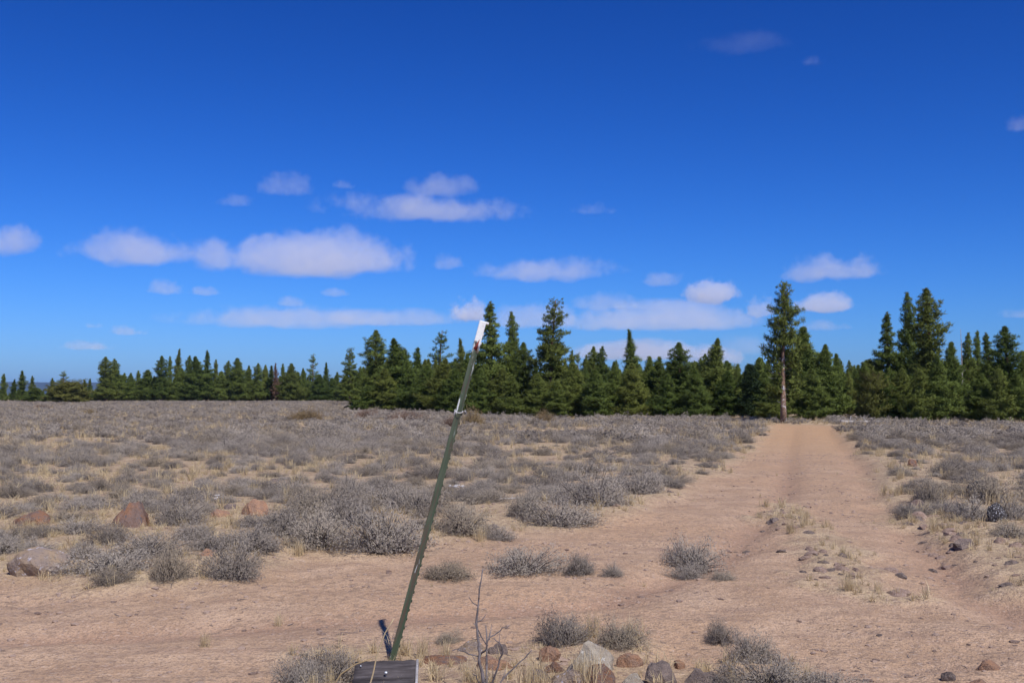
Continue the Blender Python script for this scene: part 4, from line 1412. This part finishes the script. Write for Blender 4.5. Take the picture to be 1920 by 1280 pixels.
scatter('gravel', small + [twig_me], gx_, gy_, height(gx_, gy_), np.stack([s, s * 0.9, s * np.where(idx == 4, 0.5, 0.55)], -1),
        np.stack([np.zeros(m), np.zeros(m), rng.uniform(0, 6.28, m)], -1), idx, 'scattered grit, pebbles and broken twigs on the bare dirt')

# ------------------------------------------------------------------ leaning steel fence post
def post_material():
    m, n, l, b = new_mat('worn_green_paint')
    tc = n.new('ShaderNodeTexCoord')
    P = tc.outputs['Object']
    sp = n.new('ShaderNodeSeparateXYZ')
    l.new(P, sp.inputs[0])
    st = n.new('ShaderNodeMapping')
    st.inputs['Scale'].default_value = (30, 30, 3.5)
    l.new(P, st.inputs['Vector'])
    a = nnoise(n, l, st.outputs[0], 1.2, 5, 0.65)
    c = nmix(n, l, nramp(n, l, a, 0.35, 0.65), (0.045, 0.068, 0.036), (0.085, 0.102, 0.062))
    st2 = n.new('ShaderNodeMapping')
    st2.inputs['Scale'].default_value = (22, 22, 2.0)
    st2.inputs['Location'].default_value = (3, 5, 9)
    l.new(P, st2.inputs['Vector'])
    rust = nramp(n, l, nnoise(n, l, st2.outputs[0], 1.6, 5, 0.7), 0.47, 0.60)
    c = nmix(n, l, nmath(n, l, 'MULTIPLY', rust, 0.75), c, (0.10, 0.065, 0.045))
    # paint worn through to bare metal and old whitewash towards the top
    hi = nmath(n, l, 'MULTIPLY', nmath(n, l, 'SUBTRACT', sp.outputs[2], 1.15), 1.1, clamp=True)
    chip = nramp(n, l, nmath(n, l, 'ADD', nnoise(n, l, st2.outputs[0], 3.0, 4, 0.7), nmath(n, l, 'MULTIPLY', hi, 0.10)), 0.64, 0.69)
    c = nmix(n, l, chip, c, (0.55, 0.57, 0.55))
    l.new(c, b.inputs['Base Color'])
    b.inputs['Roughness'].default_value = 0.5
    b.inputs['Specular IOR Level'].default_value = 0.4
    bp = n.new('ShaderNodeBump')
    bp.inputs['Strength'].default_value = 0.3
    bp.inputs['Distance'].default_value = 0.003
    l.new(a, bp.inputs['Height'])
    l.new(bp.outputs[0], b.inputs['Normal'])
    return m


M['post'] = post_material()
M['white_paint'] = rough_mat('white_paint', (0.78, 0.77, 0.75), (0.84, 0.84, 0.82), 20, 0.25, 60, spot=(0.55, 0.5, 0.46), spot_amt=0.70, bdist=0.003)
M['red_paint'] = rough_mat('old_red_paint', (0.28, 0.05, 0.035), (0.20, 0.05, 0.04), 20, 0.2)
M['wire'] = rough_mat('galvanised_wire', (0.42, 0.40, 0.40), (0.6, 0.58, 0.58), 30, 0.1, rough=0.45)

base = gp(735, 1240)
tipd = ray(906, 603)
tip = Vector((0, 0, EYE)) + tipd * (base.y * 0.995 / tipd.y)
axis = tip - base
LEN = axis.length
BURY = 0.18
zax = axis.normalized()
xax = Vector((1, 0, 0))
xax = (xax - zax * xax.dot(zax)).normalized()
yax = zax.cross(xax)
tw = math.radians(24)                               # turned a little about its own length
xr, yr = xax * math.cos(tw) + yax * math.sin(tw), -xax * math.sin(tw) + yax * math.cos(tw)
Rm = Matrix((xr, yr, zax)).transposed()
post = bpy.data.objects.new('fence_post', None)
COL.objects.link(post)
post.location = base
post.rotation_euler = Rm.to_euler()
tag(post, 'leaning green steel fence post with white painted tip, rocks around its base', 'fence post')
# local frame: z along the post, flange at +x, stem running to -x
FT = LEN - 0.17


def tee(z0, z1, grow=0.0, notch=None):
    """T section between two heights: flange across y, stem along x"""
    g = grow
    prof = [(x_ * 0.78, y_ * 0.78) for x_, y_ in [(0.016 + g, -0.020 - g), (0.016 + g, 0.020 + g), (0.010 - g, 0.020 + g), (0.008 - g, 0.0045 + g), (-0.026, 0.0035 + g), (-0.029 - g, 0.0),
            (-0.026, -0.0035 - g), (0.008 - g, -0.0045 - g), (0.010 - g, -0.020 - g)]]
    n_ = len(prof)
    zs = np.linspace(z0, z1, 24)
    V = [(x, y, z + (notch(i, x, y) if notch else 0)) for i, z in enumerate(zs) for x, y in prof]
    T = []
    for i in range(len(zs) - 1):
        for k_ in range(n_):
            a, b_ = i * n_ + k_, i * n_ + (k_ + 1) % n_
            T += [(a, b_, b_ + n_), (a, b_ + n_, a + n_)]
    for off, flip in ((0, True), ((len(zs) - 1) * n_, False)):
        for tri in ((0, 1, 2), (0, 2, 8), (2, 3, 7), (2, 7, 8), (3, 4, 7), (4, 6, 7), (4, 5, 6)):
            T.append(tuple(off + q for q in (tri[::-1] if flip else tri)))
    return V, T


body = MB()
body.add(*tee(-BURY, LEN - 0.004))
obj('shaft', body.mesh('shaft', [M['post']]), post)
paint = MB()
rr_ = random.Random(4)
jag = [rr_.uniform(-0.07, 0.03) for _ in range(9)]


def paint_edge(i, x, y):
    return 0 if i > 0 else (jag[int((x * 900 + y * 700)) % 9])


paint.add(*tee(FT + 0.03, LEN + 0.003, 0.0018, paint_edge))
ptip = obj('painted_tip', paint.mesh('painted_tip', [M['white_paint']]), post)
mb = MB()
mb.box((0.022, 0.004, LEN - 0.004), (0.030, 0.020, 0.016))
obj('top_hook', mb.mesh('top_hook', [M['white_paint']]), ptip)
stud_me = None
z = 0.10
while z < LEN - 0.06:
    if stud_me is None:
        mb = MB()
        V = [(0.0, -0.006, -0.012), (0.0, 0.006, -0.012), (0.0, 0.006, 0.012), (0.0, -0.006, 0.012), (0.011, -0.004, -0.005), (0.011, 0.004, -0.005), (0.011, 0.004, 0.008), (0.011, -0.004, 0.008)]
        T = [(4, 5, 6), (4, 6, 7), (0, 1, 5), (0, 5, 4), (1, 2, 6), (1, 6, 5), (2, 3, 7), (2, 7, 6), (3, 0, 4), (3, 4, 7)]
        mb.add(V, T)
        stud_me = mb.mesh('stud', [M['post']])
        stud_white = stud_me.copy()
        stud_white.materials.clear()
        stud_white.materials.append(M['white_paint'])
    obj('stud', stud_white if z > FT + 0.02 else stud_me, post, (0.0120 if z < FT + 0.02 else 0.0135, 0.0, z))
    z += 0.055
mb = MB()
zc = LEN * 0.735
ring = [(0.024 * math.cos(a) - 0.004, 0.026 * math.sin(a), zc + 0.010 * math.sin(a * 1.0 + 0.6)) for a in np.linspace(0, 2 * math.pi, 17)]
mb.tube(ring, [0.0026] * 17, 5)
mb.tube([(0.022, 0.0, zc), (0.034, -0.008, zc + 0.012), (0.045, -0.010, zc - 0.004)], [0.0028, 0.0026, 0.002], 5)
mb.tube([(-0.026, -0.012, zc), (-0.034, -0.016, zc - 0.014), (-0.030, -0.016, zc - 0.034)], [0.0034, 0.003, 0.002], 5)
obj('wire_clip', mb.mesh('wire_clip', [M['wire']]), post)
mb = MB()
mb.add([(-0.020, -0.0075, FT + 0.0), (0.004, -0.0075, FT - 0.01), (0.010, -0.0078, FT + 0.075), (-0.012, -0.0075, FT + 0.02),
        (-0.020, -0.0055, FT + 0.0), (0.004, -0.0055, FT - 0.01), (0.010, -0.0058, FT + 0.075), (-0.012, -0.0055, FT + 0.02)],
       [(0, 1, 2), (0, 2, 3), (4, 6, 5), (4, 7, 6), (0, 5, 1), (0, 4, 5), (1, 6, 2), (1, 5, 6), (2, 7, 3), (2, 6, 7), (3, 4, 0), (3, 7, 4)])
obj('red_paint_patch', mb.mesh('red_paint_patch', [M['red_paint']]), ptip)

# ------------------------------------------------------------------ weathered board in front of the post
def wood_material():
    m, n, l, b = new_mat('weathered_board')
    tc = n.new('ShaderNodeTexCoord')
    st = n.new('ShaderNodeMapping')
    st.inputs['Scale'].default_value = (3, 26, 26)
    l.new(tc.outputs['Object'], st.inputs['Vector'])
    wv = nnoise(n, l, st.outputs[0], 1.5, 5, 0.6)
    fine = nnoise(n, l, st.outputs[0], 6, 3, 0.6)
    c = nmix(n, l, nramp(n, l, wv, 0.35, 0.62), (0.05, 0.042, 0.042), (0.105, 0.09, 0.09))
    c = nmix(n, l, nmath(n, l, 'MULTIPLY', nramp(n, l, fine, 0.5, 0.7), 0.6), c, (0.03, 0.024, 0.024))
    l.new(c, b.inputs['Base Color'])
    bp = n.new('ShaderNodeBump')
    bp.inputs['Strength'].default_value = 0.8
    bp.inputs['Distance'].default_value = 0.006
    l.new(wv, bp.inputs['Height'])
    l.new(bp.outputs[0], b.inputs['Normal'])
    return m


M['board'] = wood_material()
M['board_lit_edge'] = rough_mat('board_lit_edge', (0.34, 0.31, 0.30), (0.44, 0.41, 0.40), 12, 0.3)  # pale tone paints sunlight on the board's right edge
foot = gp(716, 1312)
top_p = Vector((0, 0, EYE)) + ray(722, 1238) * ((foot.y + 0.27) / ray(722, 1238).y)
up = (top_p - foot)
bl = up.length + 0.06
board = bpy.data.objects.new('wooden_board', None)
COL.objects.link(board)
by_ = up.normalized()
bx_ = Vector((1, 0.03, 0.0))
bx_ = (bx_ - by_ * bx_.dot(by_)).normalized()
bz_ = bx_.cross(by_)
board.location = foot - by_ * 0.06
board.rotation_euler = Matrix((bx_, by_, bz_)).transposed().to_euler()
tag(board, 'dark weathered wooden board with a shiny nail propped before the post', 'board')
BW = 108 * base.y * 0.93 / FPX


def plank(y0, y1, dx, thick, seed):
    rg = np.random.default_rng(seed)
    nx = 14
    xs = np.linspace(-BW / 2, BW / 2, nx)
    lo_ = y0 + rg.normal(0, 0.0025, nx)
    hi_ = y1 + rg.normal(0, 0.0025, nx)
    zt = rg.normal(0, 0.0012, nx)
    V = []
    for x, a, b_, t in zip(xs, lo_, hi_, zt):
        V += [(x + dx, a, -thick), (x + dx, a, t), (x + dx, b_, t), (x + dx, b_, -thick)]
    T = []
    for i in range(nx - 1):
        for k_ in range(4):
            a, b_ = i * 4 + k_, i * 4 + (k_ + 1) % 4
            T += [(a, a + 4, b_ + 4), (a, b_ + 4, b_)]
    T += [(0, 1, 2), (0, 2, 3)]
    e = (nx - 1) * 4
    T += [(e, e + 2, e + 1), (e, e + 3, e + 2)]
    return V, T


cut = bl * 0.62
for (y0, y1, dx, sd) in ((0.0, cut - 0.004, 0.0, 1), (cut, bl, 0.003, 2)):
    mb = MB()
    mb.add(*plank(y0, y1, dx, 0.030, sd))
    pl = obj('plank', mb.mesh('plank', [M['board']]), board)
mb = MB()
mb.box((BW / 2 + 0.0105, bl / 2, -0.012), (0.013, bl, 0.034))
obj('lit_edge', mb.mesh('lit_edge', [M['board_lit_edge']]), board)  # added strip standing in for the board's sunlit thickness
M['nail'] = rough_mat('nail_steel', (0.75, 0.77, 0.78), (0.6, 0.62, 0.64), 40, 0.05, rough=0.3)
M['nail'].node_tree.nodes['Principled BSDF'].inputs['Metallic'].default_value = 0.4
for x, y in ((0.012, cut + 0.016), (-0.125, bl - 0.05)):
    mb = MB()
    s = 1.0 if x > 0 else 0.5
    mb.tube([(x, y, -0.01), (x, y, 0.020 * s), (x, y, 0.024 * s), (x, y, 0.029 * s)], [0.004 * s, 0.004 * s, 0.009 * s, 0.006 * s], 8)
    obj('nail', mb.mesh('nail', [M['nail']]), pl)

# ------------------------------------------------------------------ dead shrub skeleton
root = gp(915, 1306)
shrub = bpy.data.objects.new('dead_shrub', None)
COL.objects.link(shrub)
shrub.location = root
tag(shrub, 'leafless grey dead shrub with one long upright stem right of the post', 'dead shrub')
rg = random.Random(11)


def at_px(px, py, dy=0.0):
    d = ray(px, py)
    q = Vector((0, 0, EYE)) + d * ((root.y + dy) / d.y)
    return q - root


def limb(pp, r0, r1, knots=2):
    pts = [Vector(p) for p in pp]
    fine_ = []
    for a, b_ in zip(pts[:-1], pts[1:]):
        for s_ in range(3):
            q = a.lerp(b_, s_ / 3)
            fine_.append(q + Vector([rg.gauss(0, 0.0028) for _ in range(3)]) if s_ else q)
    fine_.append(pts[-1])
    n_ = len(fine_)
    mb_ = MB()
    mb_.tube(fine_, [0.62 * (r0 + (r1 - r0) * i / (n_ - 1)) * rg.uniform(0.85, 1.2) for i in range(n_)], 6)
    for _ in range(knots):
        i = rg.randrange(2, n_ - 1)
        dv = Vector([rg.gauss(0, 1) for _ in range(3)]).normalized()
        mb_.tube([fine_[i], fine_[i] + dv * 0.035, fine_[i] + dv * 0.06 + Vector((0, 0, 0.02))], [r1 * 0.9, r1 * 0.6, r1 * 0.35], 4)
    return mb_


for pp, r0, r1, kn in (
        ([at_px(912, 1306), at_px(905, 1265), at_px(898, 1235, -0.02), at_px(898, 1205, -0.03), at_px(893, 1166, -0.02), at_px(898, 1120), at_px(905, 1066, 0.03)], 0.017, 0.0045, 3),
        ([at_px(912, 1306), at_px(912, 1262, 0.03), at_px(913, 1210, 0.05), at_px(911, 1172, 0.06)], 0.011, 0.005, 2),
        ([at_px(914, 1200, 0.05), at_px(922, 1192, 0.06), at_px(938, 1182, 0.05), at_px(955, 1172, 0.04)], 0.007, 0.004, 1),
        ([at_px(914, 1210, 0.03), at_px(902, 1192), at_px(889, 1168, -0.03)], 0.007, 0.004, 1),
        ([at_px(915, 1306), at_px(930, 1260, -0.02), at_px(942, 1225, -0.04), at_px(940, 1210, -0.05), at_px(926, 1196, -0.03)], 0.011, 0.004, 2),
        ([at_px(930, 1300, 0.05), at_px(940, 1276, 0.06), at_px(975, 1240, 0.08), at_px(997, 1218, 0.1)], 0.008, 0.004, 2),
        ([at_px(898, 1230), at_px(880, 1226, -0.05), at_px(858, 1216, -0.08), at_px(848, 1219, -0.1)], 0.006, 0.003, 1),
        ([at_px(900, 1228), at_px(912, 1216, -0.05), at_px(914, 1200, -0.06)], 0.008, 0.005, 1),
        ([at_px(912, 1300), at_px(893, 1270, -0.08), at_px(886, 1262, -0.12)], 0.006, 0.003, 1)):
    obj('branch', limb(pp, r0, r1, kn).mesh('branch', [M['dead_twig']]), shrub)

# long dry stalks leaning over the board
for pp, lab in (([(622, 1290), (640, 1262), (668, 1244), (698, 1234)], 'pale dry grass stalk arching over the left end of the board'),
                ([(690, 1296), (700, 1260), (706, 1230), (722, 1186), (738, 1160)], 'thin golden grass stalk standing up in front of the board')):
    mb = MB()
    pts = [Vector((0, 0, EYE)) + ray(*q) * (5.05 / ray(*q).y) for q in pp]
    fine_ = []
    for a, b_ in zip(pts[:-1], pts[1:]):
        fine_ += [a, a.lerp(b_, 0.5)]
    fine_.append(pts[-1])
    mb.tube(fine_, [0.0045 - 0.002 * i / len(fine_) for i in range(len(fine_))], 5)
    o = obj('grass_stalk', mb.mesh('grass_stalk', [M['grass']]))
    tag(o, lab, 'grass stalk')

# ------------------------------------------------------------------ fallen wood
for px, py, L, rad, ang, mat, lab in (
        (640, 755, 5.0, 0.14, 0.05, 'black_wood', 'dark fallen log lying before the far trees'),
        (668, 769, 2.0, 0.22, 0.2, 'black_wood', 'short black stump end at the left corner of the near trees'),
        (935, 938, 0.75, 0.022, 0.25, 'dead_wood', 'bleached grey branch lying in the sage right of the post'),
        (1615, 795, 2.2, 0.10, 0.1, 'dead_wood', 'pale log at the foot of the trees right of the road')):
    p = gp(px, py)
    rg2 = random.Random(px)
    mb = MB()
    n_ = 9
    pts = [Vector(((i / (n_ - 1) - 0.5) * L, rg2.gauss(0, rad * 0.4), rad * 0.9 + rg2.gauss(0, rad * 0.25))) for i in range(n_)]
    mb.tube(pts, [rad * (1.05 - 0.45 * i / (n_ - 1)) * rg2.uniform(0.85, 1.1) for i in range(n_)], 8)
    o = obj('fallen_log', None, None, p, ang) if False else obj('fallen_log', mb.mesh('fallen_log', [M[mat]], smooth=True), None, p, ang)
    for k_ in range(3):
        mb = MB()
        i = rg2.randrange(2, n_ - 2)
        dv = Vector((rg2.gauss(0, 0.5), rg2.gauss(0, 0.6), 0.9)).normalized()
        mb.tube([pts[i], pts[i] + dv * rad * 2.0, pts[i] + dv * rad * 3.2 + Vector((rad * 0.4, 0, 0))], [rad * 0.35, rad * 0.25, rad * 0.12], 5)
        obj('branch_stub', mb.mesh('branch_stub', [M[mat]]), o)
    tag(o, lab, 'log')
M['bleached'] = rough_mat('bleached_wood', (0.42, 0.38, 0.36), (0.6, 0.56, 0.54), 12, 0.4)
for px, py, w, lab in ((858, 930, 28, 'bleached white wood scrap in the sage right of the post'), (405, 950, 10, 'small white stone in the sage behind the long orange rock')):
    p = gp(px, py)
    u = p.y / FPX
    rg2 = np.random.default_rng(px)
    mb = MB()
    for i in range(5):
        a = rg2.uniform(0, 3.1)
        c_ = Vector((rg2.normal(0, w * u * 0.22), rg2.normal(0, 0.04), 0.10 + rg2.uniform(0, 0.06)))
        d_ = Vector((math.cos(a), 0.4 * math.sin(a), rg2.normal(0, 0.25))) * w * u * 0.28
        mb.tube([c_ - d_, c_ + Vector((0, 0, 0.01)), c_ + d_], [0.010, 0.014, 0.006], 5)
    tag(obj('wood_scrap', mb.mesh('wood_scrap', [M['bleached']]), None, p), lab, 'wood scrap')

# ------------------------------------------------------------------ far ridge and the air in between
m_hill, hn, hl, hb = new_mat('forested_ridge')
tc = hn.new('ShaderNodeTexCoord')
hc = nmix(hn, hl, nramp(hn, hl, nnoise(hn, hl, tc.outputs['Object'], 0.01, 4, 0.6), 0.4, 0.6), (0.018, 0.03, 0.02), (0.035, 0.05, 0.03))
hl.new(hc, hb.inputs['Base Color'])
nx_, ny_ = 160, 7
xs = np.linspace(-9000, 9000, nx_)
V = []
for j in range(ny_):
    t = j / (ny_ - 1)
    yy = 6200 + 1600 * t + 0 * xs
    crest = 84 + 22 * fbm(xs / 2600 + 3.3, xs * 0, 91, 3) + 10 * fbm(xs / 400, xs * 0, 92, 3)
    zz_ = crest * np.sin(t * math.pi) ** 0.8 - 3
    V.append(np.stack([xs, yy, zz_], -1))
V = np.concatenate(V)
i, j = np.meshgrid(np.arange(ny_ - 1), np.arange(nx_ - 1), indexing='ij')
Q = np.stack([i * nx_ + j, i * nx_ + j + 1, (i + 1) * nx_ + j + 1, (i + 1) * nx_ + j], -1).reshape(-1, 4)
tag(obj('hills', make_mesh('hills', V, Q, [m_hill], smooth=True)), 'low blue forested ridge on the far horizon', kind='structure')

hm = bpy.data.materials.new('thin_haze')
hm.use_nodes = True
hnn = hm.node_tree.nodes
hnn.clear()
ho = hnn.new('ShaderNodeOutputMaterial')
hv = hnn.new('ShaderNodeVolumePrincipled')
hv.inputs['Color'].default_value = (0.34, 0.55, 1.0, 1)
hv.inputs['Density'].default_value = 0.00006
hv.inputs['Anisotropy'].default_value = 0.1
hm.node_tree.links.new(hv.outputs[0], ho.inputs['Volume'])
mb = MB()
mb.box((0, 4000, 54.0), (22000, 9400, 110.0))
tag(obj('haze', mb.mesh('haze', [hm])), 'thin blue air between the trees and the far ridge', kind='stuff')
